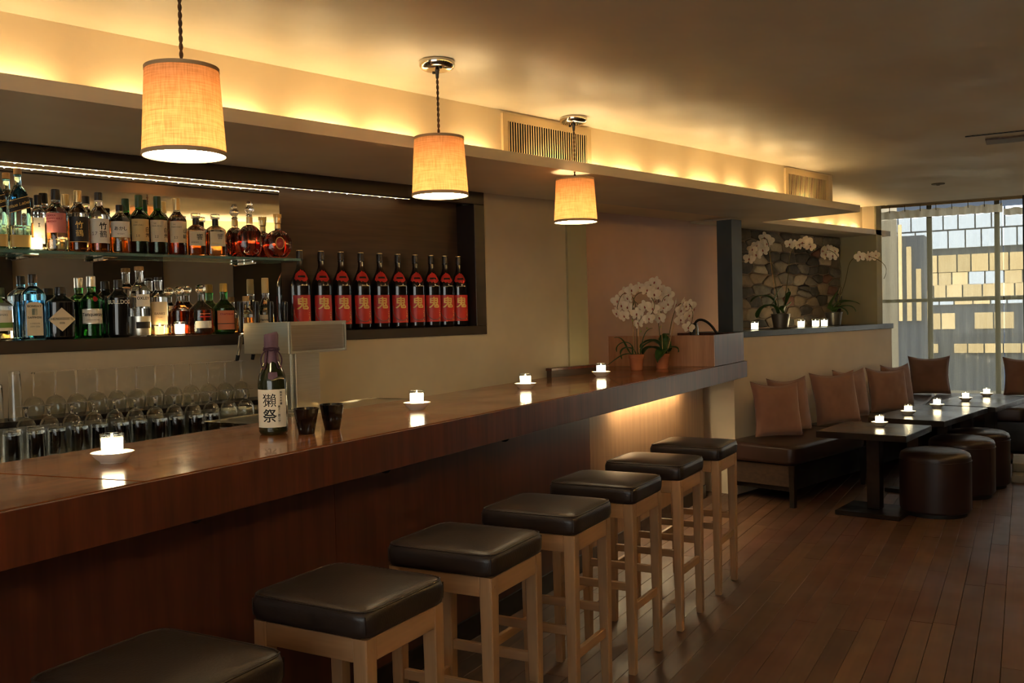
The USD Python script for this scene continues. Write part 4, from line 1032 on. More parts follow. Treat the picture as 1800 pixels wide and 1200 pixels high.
bottle('round amber bottle with a cream label, black characters and the number 17', 1.532, ZU, 0.254, 0.083, zs=0.60, zn=0.80, rn=0.014, cap=('dark_cap', 0.13, 1.14), liquid=(0.56, 'whisky'), group=GU, neck_band='white_paper',
       labels=[dict(u=(-0.044, 0.044), z=(0.040, 0.142), mat='white_paper', text=[('|竹鶴', 0.030, 0.012, 0.095, 'ink'), ('17', 0.014, -0.022, 0.080, 'grey_ink')]),
               dict(u=(-0.022, 0.022), z=(0.196, 0.212), mat='white_paper', name='neck_label')])
bottle('short clear bottle with a white label and low amber whisky', 1.618, ZU, 0.208, 0.084, zs=0.66, zn=0.86, rn=0.013, cap=('dark_cap', 0.13, 1.12), liquid=(0.40, 'whisky'), group=GU,
       labels=[dict(u=(-0.044, 0.042), z=(0.068, 0.135), mat='white_paper', text=[('あかし', 0.018, 0.0, 0.105, 'ink'), ('WHISKY', 0.005, 0.0, 0.082, 'grey_ink')])])
gr = dict(zs=0.60, zn=0.78, rn=0.0135, cap=('green_cap', 0.21, 1.18), liquid=(0.62, 'whisky_dark'), group=GU, face=0.55)
bottle('green whisky bottle with a tan label marked 18', 1.702, ZU, 0.256, 0.080, glass='green_glass', labels=[dict(u=(-0.042, 0.040), z=(0.055, 0.150), mat='tan_paper', text=[('|白州', 0.022, 0.028, 0.095, 'ink'), ('18', 0.010, -0.014, 0.078, 'ink'), ('THE', 0.005, -0.02, 0.135, 'ink'), ('HAKUSHU', 0.006, -0.012, 0.124, 'ink')])], **gr)
bottle('green whisky bottle with a cream label marked 12, beside the gold-capped bottle', 1.784, ZU, 0.257, 0.080, glass='green_glass', labels=[dict(u=(-0.042, 0.040), z=(0.055, 0.150), mat='paper', text=[('|白州', 0.022, 0.028, 0.095, 'ink'), ('12', 0.010, -0.014, 0.078, 'ink'), ('THE', 0.005, -0.02, 0.135, 'ink'), ('HAKUSHU', 0.006, -0.012, 0.124, 'ink')])], **gr)
gr.update(cap=('gold_cap', 0.21, 1.18))
bottle('clear whisky bottle with a gold cap and cream label marked 12', 1.872, ZU, 0.255, 0.080, glass='glass', labels=[dict(u=(-0.042, 0.040), z=(0.055, 0.150), mat='paper', text=[('|山崎', 0.022, 0.028, 0.095, 'ink'), ('12', 0.010, -0.014, 0.078, 'ink'), ('THE', 0.005, -0.02, 0.135, 'ink'), ('YAMAZAKI', 0.006, -0.012, 0.124, 'ink')])], **gr)
hb_ = dict(e=4, zs=0.60, zn=0.74, rn=0.0135, cap=('glass', 0.12, 1.55), cap_shape='disc', liquid=(0.58, 'whisky'), group=GU, face=0.7)
bottle('square-shouldered glass-stoppered decanter bottle with a cream label, left of the pair', 1.960, ZU, 0.193, 0.080, labels=[dict(u=(-0.034, 0.034), z=(0.045, 0.110), mat='paper', text=[('響', 0.028, 0.010, 0.085, 'ink'), ('HIBIKI', 0.007, -0.012, 0.060, 'grey_ink')])], **hb_)
bottle('square-shouldered glass-stoppered decanter bottle with a cream label, right of the pair', 2.054, ZU, 0.194, 0.090, labels=[dict(u=(-0.030, 0.036), z=(0.045, 0.112), mat='paper', text=[('響', 0.026, 0.014, 0.090, 'grey_ink'), ('HIBIKI', 0.007, -0.006, 0.058, 'gold')])], **hb_)


def decanter(label, X, h, w, dpt, oval, gild, rays=16, body_top=0.60):
    """A flattened round cognac flask with moulded rays and a stopper."""
    t = thing('brandy_decanter', label, 'bottle', (X, 3.965, ZU), -math.degrees(math.atan2(X, 3.965)) * 0.6, GU)
    hb2 = h * body_top
    rows = []
    for f in np.linspace(0, 1, 17):
        ang = -math.pi / 2 * 0.86 + f * (math.pi * 0.92)
        rr = math.cos(ang)
        rows.append((hb2 / 2 * (1 + math.sin(ang) / math.sin(math.pi / 2 * 0.86)) if ang < 0 else hb2 / 2 * (1 + math.sin(ang)), max(w / 2 * rr, 0.014), max(dpt / 2 * (rr ** 0.6), 0.014), 2.2))
    rows.append((h * (body_top + 0.13), 0.0125, 0.0125, 2))
    m = loft(rows, 64)
    v = m.vertices.copy()
    a = np.arctan2(v[:, 2] - hb2 / 2, v[:, 0])
    rad = np.hypot(v[:, 2] - hb2 / 2, v[:, 0])
    k = np.clip((rad - w * 0.22) / (w * 0.2), 0, 1) * (v[:, 2] < hb2 * 0.96)
    s_ = 1 + 0.07 * k * np.cos(a * rays)
    v[:, 1] *= s_
    v[:, 0] *= 1 + 0.02 * k * np.cos(a * rays)
    part(t, 'glass_body', trimesh.Trimesh(v, m.faces, process=False), M['glass'], 40)
    lr = [(z_, a_ * 0.92, b_ * 0.9, q) for z_, a_, b_, q in rows if 0.004 < z_ < hb2 * 0.80]
    part(t, 'cognac', loft(lr, 40), M['cognac'], 40)
    zc = h * (body_top + 0.02)
    part(t, 'collar', lathe([(0.0135, zc), (0.015, zc + 0.002), (0.0145, zc + h * 0.105), (0.0135, zc + h * 0.11)], 24), M['gold_cap'], 40)
    if oval:
        sf = Surface(rows)
        o = [(0.022 * math.cos(q), 0.030 * math.sin(q)) for q in np.linspace(0, 2 * math.pi, 30)[:-1]]
        i = [(0.018 * math.cos(q), 0.026 * math.sin(q)) for q in np.linspace(0, 2 * math.pi, 30)[:-1]]
        for nm, ring_, mt, d_ in (('medallion_rim', o, 'gold', 0.006), ('medallion', i, 'red_wax', 0.0075)):
            mm = prism(ring_, 0, 0.003)
            mm = moved(mm, (0, -dpt / 2 - d_ + 0.003, hb2 * 0.52), rx=math.pi / 2)
            part(t, nm, mm, M[mt], 30)
        part(t, 'stopper', lathe([(0.010, h - 0.045), (0.0165, h - 0.040), (0.0185, h - 0.012), (0.0175, h)], 24), M['gold_cap'], 40)
        part(t, 'crown_cap', cat(*[moved(box(-0.003, 0.003, -0.001, 0.001, h - 0.014, h + 0.003), (0.0185 * math.cos(q), 0.0185 * math.sin(q), 0), rz=q + math.pi / 2) for q in np.arange(12) * math.pi / 6]), M['gold'], False)
    else:
        for q, px in enumerate((-0.022, 0.022)):
            part(t, 'moulded_ring', moved(lathe([(0.010, -0.002), (0.013, 0), (0.010, 0.002), (0.007, 0), (0.010, -0.002)], 20, False), (px, -dpt / 2 * 0.80, hb2 * 0.20), rx=math.pi / 2), M['glass'], 40)
        z0 = h * (body_top + 0.13)
        st = [(0.010, z0), (0.016, z0 + 0.006), (0.011, z0 + 0.014), (0.014, z0 + 0.022), (0.020, z0 + 0.034), (0.016, z0 + 0.046), (0.010, z0 + 0.052), (0.014, z0 + 0.060), (0.008, h - 0.002)]
        m = lathe(st, 30)
        v = m.vertices.copy()
        aa = np.arctan2(v[:, 1], v[:, 0])
        sc = 1 + 0.22 * np.cos(5 * aa) * (v[:, 2] > z0 + 0.02)
        v[:, :2] *= sc[:, None]
        part(t, 'stopper', trimesh.Trimesh(v, m.faces, process=False), M['glass'], 40)
    return t


decanter('round red cognac decanter with a tall fleur-shaped glass stopper', 2.228, 0.269, 0.122, 0.066, False, True, 18, 0.585)
decanter('clear rayed cognac flask with a red oval medallion and gold cap', 2.378, 0.212, 0.134, 0.074, True, True, 22, 0.66)

# lower shelf, left to right
GL = 'gin and liqueur bottles on the lower shelf'
bottle('clear bottle with a white label and green band, at the left edge', 1.140, ZL, 0.209, 0.092, zs=0.64, zn=0.82, rn=0.017, cap=('green_cap', 0.17, 1.05), liquid=(0.35, 'pale_spirit'), group=GL,
       labels=[dict(u=(-0.048, 0.046), z=(0.040, 0.120), mat='white_paper', bands=[(-0.048, 0.046, 0.052, 0.072, 'green_paper')], text=[('JUNIPERO', 0.007, 0, 0.102, 'ink')]), dict(u=(-0.016, 0.016), z=(0.150, 0.170), mat='green_paper', name='neck_label')])
bottle('square pale blue gin bottle with an arched white label', 1.262, ZL, 0.263, 0.086, e=6, zs=0.68, zn=0.82, rn=0.015, cap=('dark_cap', 0.13, 1.1), glass='blue_glass', group=GL, face=0.7, wall=0.9, liquid=(0.6, 'blue_glass'),
       labels=[dict(u=(-0.029, 0.029), z=(0.018, 0.150), mat='paper', lo=lambda u: 0.018, hi=lambda u: 0.138 + 0.014 * math.sqrt(max(1 - (u / 0.029) ** 2, 0)), text=[('BOMBAY', 0.0085, 0, 0.135, 'ink', True), ('SAPPHIRE', 0.0075, 0, 0.090, 'ink', True), ('LONDON', 0.006, 0, 0.066, 'grey_ink'), ('DRY GIN', 0.006, 0, 0.054, 'grey_ink')]),
               dict(u=(-0.010, 0.010), z=(0.100, 0.126), mat='blue_glass', name='medallion')])
bottle('squat dark apothecary bottle with a pale diamond label', 1.366, ZL, 0.213, 0.106, e=3.2, zs=0.70, zn=0.84, rn=0.019, cap=('dark_cap', 0.13, 1.05), glass='black_glass', group=GL,
       labels=[dict(u=(-0.049, 0.049), z=(0, 0), mat='paper', n=41, lo=lambda u: 0.080 - 0.047 * (1 - abs(u) / 0.049) - 0.001, hi=lambda u: 0.080 + 0.047 * (1 - abs(u) / 0.049) + 0.001, text=[("HENDRICK'S", 0.0095, 0, 0.083, 'ink', True), ('GIN', 0.0075, 0.0, 0.066, 'ink', True)])])
bottle('green fluted gin bottle with a silver cap and red seal', 1.489, ZL, 0.259, 0.086, zs=0.62, zn=0.74, rn=0.0165, cap=('silver_cap', 0.17, 1.08), glass='green_glass', liquid=(0.6, 'dkgreen_glass'), group=GL, bulge=-0.02,
       labels=[dict(u=(-0.046, 0.046), z=(0.060, 0.122), mat='white_paper', text=[('Tanqueray', 0.0125, 0.0, 0.097, 'ink', True), ('LONDON DRY GIN', 0.0042, 0, 0.076, 'grey_ink')], bands=[(-0.046, 0.046, 0.1185, 0.1215, 'silver_cap'), (-0.046, 0.046, 0.0605, 0.0635, 'silver_cap')]),
               dict(u=(0.002, 0.022), z=(0, 0), mat='red_wax', name='seal', lo=lambda u: 0.163 - 0.011 * math.sqrt(max(1 - ((u - 0.012) / 0.0101) ** 2, 0)), hi=lambda u: 0.163 + 0.011 * math.sqrt(max(1 - ((u - 0.012) / 0.0101) ** 2, 0)))])
bottle('black bottle with broad shoulders and white lettering', 1.601, ZL, 0.245, 0.090, zs=0.68, zn=0.82, rn=0.018, cap=('dark_cap', 0.14, 1.0), glass='black_glass', group=GL,
       labels=[dict(u=(-0.002, 0.002), z=(0.160, 0.1605), mat='black_paper', name='print', text=[('BULLDOG', 0.016, 0.0, 0.150, 'white_paper', True)])])
bottle('tall clear bottle with a steel sleeve round its foot', 1.693, ZL, 0.304, 0.088, zs=0.64, zn=0.78, rn=0.016, cap=('cork', 0.06, 1.2), liquid=(0.40, 'glass'), group=GL,
       labels=[dict(u=(-0.047, 0.047), z=(0.006, 0.088), mat='silver_cap', name='sleeve', bands=[(-0.022, 0.040, 0.036, 0.064, 'ink')]), dict(u=(-0.018, 0.044), z=(0.130, 0.182), mat='white_paper', text=[('OXLEY', 0.012, 0.012, 0.165, 'ink', True)])])
bottle('clear bottle with a tall white label and black cap, before it an amber candle', 1.785, ZL, 0.260, 0.080, zs=0.64, zn=0.78, rn=0.0165, cap=('dark_cap', 0.05, 1.0), liquid=(0.5, 'pale_spirit'), group=GL, Y=3.985,
       labels=[dict(u=(-0.036, 0.036), z=(0.050, 0.150), mat='paper', text=[('BANKS', 0.010, 0.0, 0.098, 'grey_ink', True), ('RUM', 0.006, 0.0, 0.082, 'grey_ink')])])
bottle('round decanter with a glass ball stopper and dark liqueur, behind a candle', 1.878, ZL, 0.218, 0.078, zs=0.50, zn=0.70, rn=0.012, cap=('glass', 0.17, 1.75), cap_shape='ball', liquid=(0.50, 'whisky_dark'), group=GL, Y=3.985)
bottle('round decanter with a glass ball stopper and a striped red label', 1.971, ZL, 0.227, 0.104, zs=0.48, zn=0.68, rn=0.013, cap=('glass', 0.17, 1.75), cap_shape='ball', liquid=(0.56, 'whisky_dark'), group=GL,
       labels=[dict(u=(-0.030, 0.046), z=(0.030, 0.062), mat='white_paper'), dict(u=(-0.010, 0.040), z=(0.078, 0.084), mat='red_paper', name='stripe'), dict(u=(-0.010, 0.040), z=(0.092, 0.096), mat='orange_paper', name='stripe')])
bottle('dark green bottle with a yellow capsule and an orange label', 2.084, ZL, 0.234, 0.096, zs=0.50, zn=0.68, rn=0.0165, cap=('yellow_cap', 0.17, 1.04), glass='green_glass', liquid=(0.6, 'dkgreen_glass'), group=GL,
       labels=[dict(u=(-0.036, 0.052), z=(0.020, 0.108), mat='orange_paper', text=[('Chartreuse', 0.009, 0.010, 0.092, 'red_wax', True)], bands=[(-0.036, 0.052, 0.046, 0.049, 'ink')])])
bottle('short corked square bottle of amber liqueur, half behind the beer tower', 2.196, ZL, 0.175, 0.084, e=3, zs=0.50, zn=0.68, rn=0.014, cap=('cork', 0.14, 1.1), liquid=(0.42, 'whisky'), group=GL)
bottle('slender pale cognac bottle with a gold capsule, behind the tap handles', 2.300, ZL, 0.262, 0.078, zs=0.36, zn=0.64, rn=0.0165, cap=('tan_paper', 0.28, 1.04), liquid=(0.5, 'pale_spirit'), group=GL,
       labels=[dict(u=(-0.036, 0.036), z=(0.030, 0.085), mat='paper', text=[('Hennessy', 0.010, 0.0, 0.060, 'ink', True)])])

# ten large sake bottles
GR = 'large red-labelled sake bottles in the cabinet'
ordn = ['first', 'second', 'third', 'fourth', 'fifth', 'sixth', 'seventh', 'eighth', 'ninth', 'last']
sake0 = None
for k, X in enumerate((2.499, 2.623, 2.743, 2.867, 2.989, 3.111, 3.231, 3.345, 3.447, 3.550)):
    lab = f'tall dark sake bottle with red labels, {ordn[k]} from the left in the row of ten'
    ang = -math.degrees(math.atan2(X, 3.972)) * 0.62
    if sake0 is None:
        def jag(u, a, b, s_):
            return a + b * meshkit.noise(np.array([[u * 130 + s_, s_, 0.5]]))[0]
        sake0 = bottle(lab, X, ZL, 0.397, 0.099, zs=0.56, zn=0.83, rn=0.0145, cap=('dark_cap', 0.10, 1.10), glass='sake_glass', Y=3.972, rot=ang, kind='sake_bottle', group=GR,
                       labels=[dict(u=(-0.050, 0.050), z=(0.030, 0.178), mat='red_paper', text=[('鬼', 0.062, 0.0, 0.138, 'gold'), ('|ころし', 0.018, 0.036, 0.064, 'gold')]),
                               dict(u=(-0.046, 0.046), z=(0, 0), mat='red_paper', name='shoulder_label', n=40, lo=lambda u: jag(u, 0.240 + 5.0 * u * u, 0.016, 3.3), hi=lambda u: jag(u, 0.296 - 9.0 * u * u, 0.016, 8.1),
                                    bands=[(-0.024, 0.024, 0.265, 0.275, 'ink')])])
        part(sake0, 'cap_top', lathe([(0.0148, 0.3965), (0.0160, 0.3975), (0.0160, 0.4005), (0.0140, 0.4015)], 20), M['gold_cap'], 30)
        a0 = np.linspace(math.pi * 0.92, math.pi * 1.72, 24)
        sfr = Surface(bottle_rows(0.397, 0.099, 0.099, 2.0, 0.56, 0.83, 0.0145, 0.94))
        arc = [sfr.at(0.004 + 0.050 * math.cos(q), 0.105 + 0.064 * math.sin(q), 0.0012) for q in a0]
        arc = [p for p in arc]
        part(sake0, 'printed_arc', tube(arc, 0.0020, 5), M['grey_ink'], 40)
    else:
        copy_of(sake0, lab, (X, 3.972, ZL), ang)

# sake bottle and two cups on the bar
sx, sy = 2.35, 2.246
sb = bottle('green sake bottle with a purple cloth-wrapped neck and white label, standing on the bar', 0, 0, 0.336, 0.098, zs=0.52, zn=0.80, rn=0.0185, cap=('purple', 0.05, 1.15), glass='olive_glass', kind='sake_bottle',
            loc=(*bar_xy(sx, sy), BT), rot=-33, labels=[dict(u=(-0.062, 0.052), z=(0.026, 0.154), mat='white_paper', n=30, text=[('|獺祭', 0.046, -0.010, 0.092, 'ink'), ('|純米大吟醸', 0.0085, 0.030, 0.125, 'ink'), ('|磨き二割三分', 0.0085, 0.022, 0.072, 'ink')])])
wr = [(0.210, 0.0300), (0.240, 0.0262), (0.268, 0.0224), (0.285, 0.0215), (0.300, 0.0235), (0.325, 0.0238), (0.338, 0.0235), (0.344, 0.0200), (0.3435, 0.012)]
m = lathe([(r_, z_) for z_, r_ in wr], 40)
v = m.vertices.copy()
aa = np.arctan2(v[:, 1], v[:, 0])
v[:, :2] *= (1 + 0.045 * np.sin(aa * 7 + v[:, 2] * 60))[:, None]
low = v[:, 2] < 0.215
v[low, 2] += 0.016 * np.cos(aa[low] * 3) - 0.004
top = v[:, 2] > 0.3425
v[top, 2] += 0.004 * np.cos(aa[top])
part(sb, 'neck_wrap', trimesh.Trimesh(v, m.faces, process=False), M['purple'], 50)
q = np.linspace(0, 2 * math.pi, 33)
part(sb, 'neck_cord', cat(tube(np.stack([0.0245 * np.cos(q), 0.0245 * np.sin(q), 0.287 + 0.002 * np.sin(5 * q)], 1), 0.0034, 6), tube(np.stack([0.0240 * np.cos(q), 0.0240 * np.sin(q), 0.293 + 0.001 * np.sin(3 * q)], 1), 0.0030, 6)), M['purple_cord'], 50)
for s_ in (-1, 1):
    part(sb, 'cord_loop', tube(curve([(s_ * 0.016, -0.019, 0.288), (s_ * 0.030, -0.020, 0.270), (s_ * 0.033, -0.022, 0.240), (s_ * 0.024, -0.029, 0.222), (s_ * 0.017, -0.028, 0.245), (s_ * 0.010, -0.024, 0.284)], 22), 0.0024, 6), M['purple_cord'], 50)
part(sb, 'collar_tape', label_mesh(Surface(bottle_rows(0.336, 0.098, 0.098, 2.0, 0.52, 0.80, 0.0185, 0.97)), -0.012, 0.022, lambda u: 0.186 + 0.5 * abs(u), lambda u: 0.212, d=0.001), M['purple'], 40)


def make_cup(label, s, y, h, r0, r1, cuts):
    t = thing('sake_cup', label, 'cup', (*bar_xy(s, y), BT), 20, 'black cut-glass sake cups on the bar')
    n = 120
    a = np.arange(n) * 2 * np.pi / n
    rows = []
    for f in np.linspace(0, 1, 18):
        r = r0 + (r1 - r0) * f ** 0.9
        k = math.sin(math.pi * min(max((f - 0.08) / 0.66, 0), 1)) if cuts else (1 if 0.42 < f < 0.58 else 0)
        rr = r - (0.0055 * k * np.abs(np.cos(a * 4)) ** 3 if cuts else 0.0016 * k * (np.cos(a * 24) > 0))
        rows.append(np.stack([rr * np.cos(a), rr * np.sin(a), np.full(n, f * h)], 1))
    for f in (1.0, 0.6, 0.14):
        r = r0 + (r1 - r0) * f ** 0.9 - 0.0035
        rows.append(np.stack([r * np.cos(a), r * np.sin(a), np.full(n, f * h + (0.0005 if f == 1 else 0))], 1))
    part(t, 'cut_glass', rings(rows), M['cup'], 30)
    part(t, 'rim', lathe([(r1 - 0.0034, h), (r1 - 0.001, h + 0.0012), (r1 + 0.0002, h - 0.0005)], 40, False), M['cup'], 40)


make_cup('black cut-glass sake cup with long flutes, left of the pair', 2.385, 2.131, 0.086, 0.026, 0.0425, True)
make_cup('black cut-glass sake cup with an engraved band, right of the pair', 2.515, 2.128, 0.088, 0.026, 0.0425, False)


# ------------------------------------------------------------------ candles
def make_candle(label, loc, r=0.031, h=0.070, group=None, mat='wax', rot=0.0, lev=0.82):
    t = thing('votive_candle', label, 'candle', loc, rot, group)
    part(t, 'glass_cup', lathe([(0.001, 0.001), (r * 0.93, 0.001), (r * 0.97, 0.004), (r, h), (r - 0.001, h + 0.0008), (r - 0.0022, h), (r * 0.97 - 0.0026, 0.0065), (0.001, 0.006)], 32), M['thin'], 40)
    part(t, 'wax', lathe([(0.001, 0.0075), (r * 0.97 - 0.004, 0.0080), (r - 0.0032, h * lev - 0.0015), (r - 0.0045, h * lev), (0.008, h * lev - 0.001), (0.001, h * lev - 0.0015)], 28), M[mat], 50)
    part(t, 'wick', lathe([(0.0008, h * lev - 0.005), (0.0006, h * lev + 0.004)], 6), M['black'], 40)
    part(t, 'flame', lathe([(0.0008, h * lev - 0.001), (0.0026, h * lev + 0.002), (0.0022, h * lev + 0.005), (0.0006, h * lev + 0.011)], 12), M['flame'], 60)
    return t


def make_saucer(label, loc, group, r=0.058):
    t = thing('saucer', label, 'saucer', loc, 0, group)
    part(t, 'dish', lathe([(0.001, 0.003), (r * 0.5, 0.001), (r * 0.52, 0.0), (r * 0.56, 0.0), (r * 0.58, 0.004), (r * 0.78, 0.013), (r * 0.97, 0.026), (r, 0.029), (r * 0.97, 0.0295), (r * 0.74, 0.0165), (r * 0.56, 0.0075), (0.001, 0.0065)], 44), M['ceramic'], 40)
    return t


GC, GS = 'glass votive candles on the bar', 'white saucers under the bar candles'
bar_c = [(1.703, 2.234, 'nearest the camera, at the left', 0.0325), (3.191, 2.239, 'right of the beer tower', 0.031), (4.257, 2.292, 'third along the bar, left of the orchids', 0.0315), (5.222, 2.281, 'farthest along the bar, beside the first flower pot', 0.031)]
c0 = s0_ = None
for s, y, w_, r in bar_c:
    P = bar_xy(s, y)
    s0_l, c0_l = 'white saucer under the bar candle ' + w_, 'lit glass votive candle on the bar, ' + w_
    if c0 is None:
        s0_ = make_saucer(s0_l, (*P, BT), GS)
        c0 = make_candle(c0_l, (*P, BT + 0.0072), 0.0325, 0.072, GC)
    else:
        copy_of(s0_, s0_l, (*P, BT))
        copy_of(c0, c0_l, (*P, BT + 0.0072))
make_candle('bright lit candle on the upper glass shelf among the whisky bottles', (1.272, 3.930, ZU + 0.0003), 0.0245, 0.060, None)
make_candle('amber lit candle on the lower shelf before a white-labelled bottle', (1.760, 3.928, ZL + 0.0003), 0.023, 0.048, None, 'wax_orange', lev=0.9)
make_candle('bright lit candle on the lower shelf before a round decanter', (1.850, 3.926, ZL + 0.0003), 0.0245, 0.060, None)
for X, lab in ((6.78, 'lit candle on the slate ledge, leftmost, left of the flower pot'), (7.565, 'lit candle on the slate ledge, just right of the first flower pot'), (7.835, 'lit candle on the slate ledge, left one of the close pair'), (8.005, 'lit candle on the slate ledge, right one of the close pair')):
    copy_of(c0, lab, (X, 3.955, 1.2885), group='candles on the slate ledge')


# ------------------------------------------------------------------ orchids
def petal_sheet(cx, cz, rx, rz, tilt, dome=0.12, n=9, m=3, rot=0.0):
    a = np.linspace(0, 2 * np.pi, n + 1)
    P = []
    for f in np.linspace(0.02, 1, m):
        x, z = f * rx * np.cos(a), f * rz * np.sin(a)
        xr, zr = x * math.cos(rot) - z * math.sin(rot), x * math.sin(rot) + z * math.cos(rot)
        y = -dome * (1 - f * f) * min(rx, rz) + tilt * f * np.cos(a * 2) * 0.1 * rx
        P.append(np.stack([cx + xr, np.broadcast_to(y, xr.shape), cz + zr], 1))
    return grid(np.array(P))


def flower_meshes(d, rg):
    """A moth orchid flower of width d facing -y: petals, and its lip."""
    h = d / 2
    ps = []
    for s in (-1, 1):
        ps.append(moved(petal_sheet(s * 0.50, 0.08, 0.58, 0.54, 1.0, 0.22, 14, 4), ry=rg.normal(0, 0.05)))
    back = [(0.0, 0.56, 0.33, 0.46, 0.0), (-0.36, -0.46, 0.31, 0.44, -0.62), (0.36, -0.46, 0.31, 0.44, 0.62)]
    for cx, cz, rx, rz, r in back:
        ps.append(moved(petal_sheet(cx, cz, rx, rz, 0.5, 0.2, 10, 3, r), (0, 0.06, 0)))
    pm = cat(*ps)
    pm.vertices = pm.vertices * h
    lip = cat(moved(loft([(-0.30, 0.02, 0.03, 2), (-0.22, 0.13, 0.08, 2), (-0.08, 0.10, 0.10, 2), (0.06, 0.07, 0.07, 2), (0.10, 0.02, 0.02, 2)], 10), (0, -0.14, 0)),
              moved(loft([(-0.04, 0.02, 0.02, 2), (0.0, 0.16, 0.05, 2), (0.06, 0.03, 0.02, 2)], 10), (0, -0.16, -0.02)))
    lip.vertices = lip.vertices * h
    return pm, lip


def leaf_mesh(pts, width, n=14):
    c = curve(pts, n)
    t = np.gradient(c, axis=0)
    t /= np.linalg.norm(t, axis=1, keepdims=True)
    side = np.cross(t, [0, 0, 1.0])
    side /= np.linalg.norm(side, axis=1, keepdims=True) + 1e-9
    up = np.cross(side, t)
    f = np.linspace(0, 1, n)
    w = width / 2 * np.clip(np.sin(np.pi * (0.12 + 0.86 * f)) ** 0.6, 0.05, 1)
    P = np.stack([c + side * (w * k)[:, None] + up * (abs(k) * w * 0.35)[:, None] for k in (-1, -0.5, 0, 0.5, 1)], 1)
    return slab(P, 0.0022)


def orchid(label, loc, rot, pot, stems, flowers, leaves, buds=(), stakes=(), size=0.068, seed=1, group=None, back=None):
    """Everything in the plant's own metres: x right, y back, z up from the pot's foot; back: the plant is bent forward of the wall there."""
    cr, sr = math.cos(math.radians(rot)), math.sin(math.radians(rot))

    def fit(p, room=0.0):
        x, y, z = p
        wx, wy, wz = loc[0] + x * cr - y * sr, loc[1] + x * sr + y * cr, loc[2] + z
        if back is None or wy <= back - room:
            return (x, y, z)
        f = (back - room) / wy
        wx, wy, wz = wx * f - loc[0], wy * f - loc[1], EYE[2] + (wz - EYE[2]) * f - loc[2]
        return (wx * cr + wy * sr, -wx * sr + wy * cr, wz)

    stems = [([fit(p) for p in pts], r) for pts, r in stems]
    flowers = [fit(p, 0.03) for p in flowers]
    leaves = [([fit(p, 0.02) for p in pts], w) for pts, w in leaves]
    stakes = [[fit(p) for p in pts] for pts in stakes]
    rg = np.random.default_rng(seed)
    t = thing('potted_orchid', label, 'orchid', loc, rot, group)
    kind, r0, r1, h = pot
    if kind == 'terracotta':
        p = part(t, 'pot', lathe([(0.001, 0.001), (r0, 0.0), (r0 + 0.002, 0.004), (r1 - 0.004, h * 0.74), (r1, h * 0.75), (r1 + 0.002, h - 0.003), (r1, h), (r1 - 0.006, h), (r1 - 0.010, h * 0.86)], 40, False), M['terracotta'], 35)
    else:
        p = part(t, 'pot', lathe([(0.001, 0.001), (r0, 0.0), (r0 + 0.001, 0.004), (r1, h - 0.006), (r1 + 0.004, h - 0.003), (r1 + 0.004, h), (r1 - 0.002, h), (r1 - 0.006, h * 0.86)], 40, False), M['zinc'], 35)
    mm = lathe([(r1 - 0.008, h * 0.84), (r1 - 0.010, h * 0.93), (r1 * 0.5, h * 1.0), (0.001, h * 1.03)], 26)
    v = mm.vertices.copy()
    v += (meshkit.noise(v * 90)[:, None] - 0.5) * [0.004, 0.004, 0.014]
    part(t, 'moss', trimesh.Trimesh(v, mm.faces, process=False), M['moss'], 30)
    for pts, r in stems:
        part(t, 'stem', tube(curve(pts, 26), np.linspace(r, r * 0.6, 26), 7), M['stem'], 60)
    for pts in stakes:
        part(t, 'stake', tube(pts, 0.0028, 7), M['cane'], 60)
    for pts, w in leaves:
        part(t, 'leaf', leaf_mesh(pts, w), M['leaf'], 60)
    for (x, y, z), s in buds:
        part(t, 'bud', moved(loft([(-0.5, 0.05, 0.05, 2), (-0.3, 0.3, 0.3, 2), (0.1, 0.38, 0.36, 2), (0.4, 0.2, 0.2, 2), (0.5, 0.04, 0.04, 2)], 12), rx=0.4).apply_scale(s).apply_translation([x, y, z]), M['bud'], 60)
    for (x, y, z) in flowers:
        d = size * rg.uniform(0.88, 1.1)
        pm, lp = flower_meshes(d, rg)
        yaw, pit, rol = rg.normal(0, 0.5), rg.normal(0.22, 0.22), rg.normal(0, 0.2)
        yaw += (x > 0.05) * 0.35 - (x < -0.05) * 0.35
        for m_ in (pm, lp):
            for ang, ax in ((rol, [0, 1, 0]), (pit, [1, 0, 0]), (yaw, [0, 0, 1])):
                m_.apply_transform(trimesh.transformations.rotation_matrix(ang, ax))
            m_.apply_translation([x, y, z])
        f = part(t, 'flower', pm, M['petal'], 60)
        part(f, 'lip', lp, M['lip'], 60)
    return t


def view(px, k, x0, y0, depth=()):
    return [((x - x0) * k, d, (y0 - y) * k) for (x, y), d in zip(px, depth if len(depth) else [0] * len(px))]


# the two pots at the end of the bar
k = 0.000828
pa = (*bar_xy(5.84, 2.291), BT)
pb = (*bar_xy(6.02, 2.175), BT)
fr = np.random.default_rng(40)
ra, rb_ = math.degrees(math.atan2(pa[1], pa[0])) - 90, math.degrees(math.atan2(pb[1], pb[0])) - 90


def fl(px, x0, y0, k, spread=0.04):
    return [((x - x0) * k, fr.uniform(-spread, spread), (y0 - y) * k) for x, y in px]


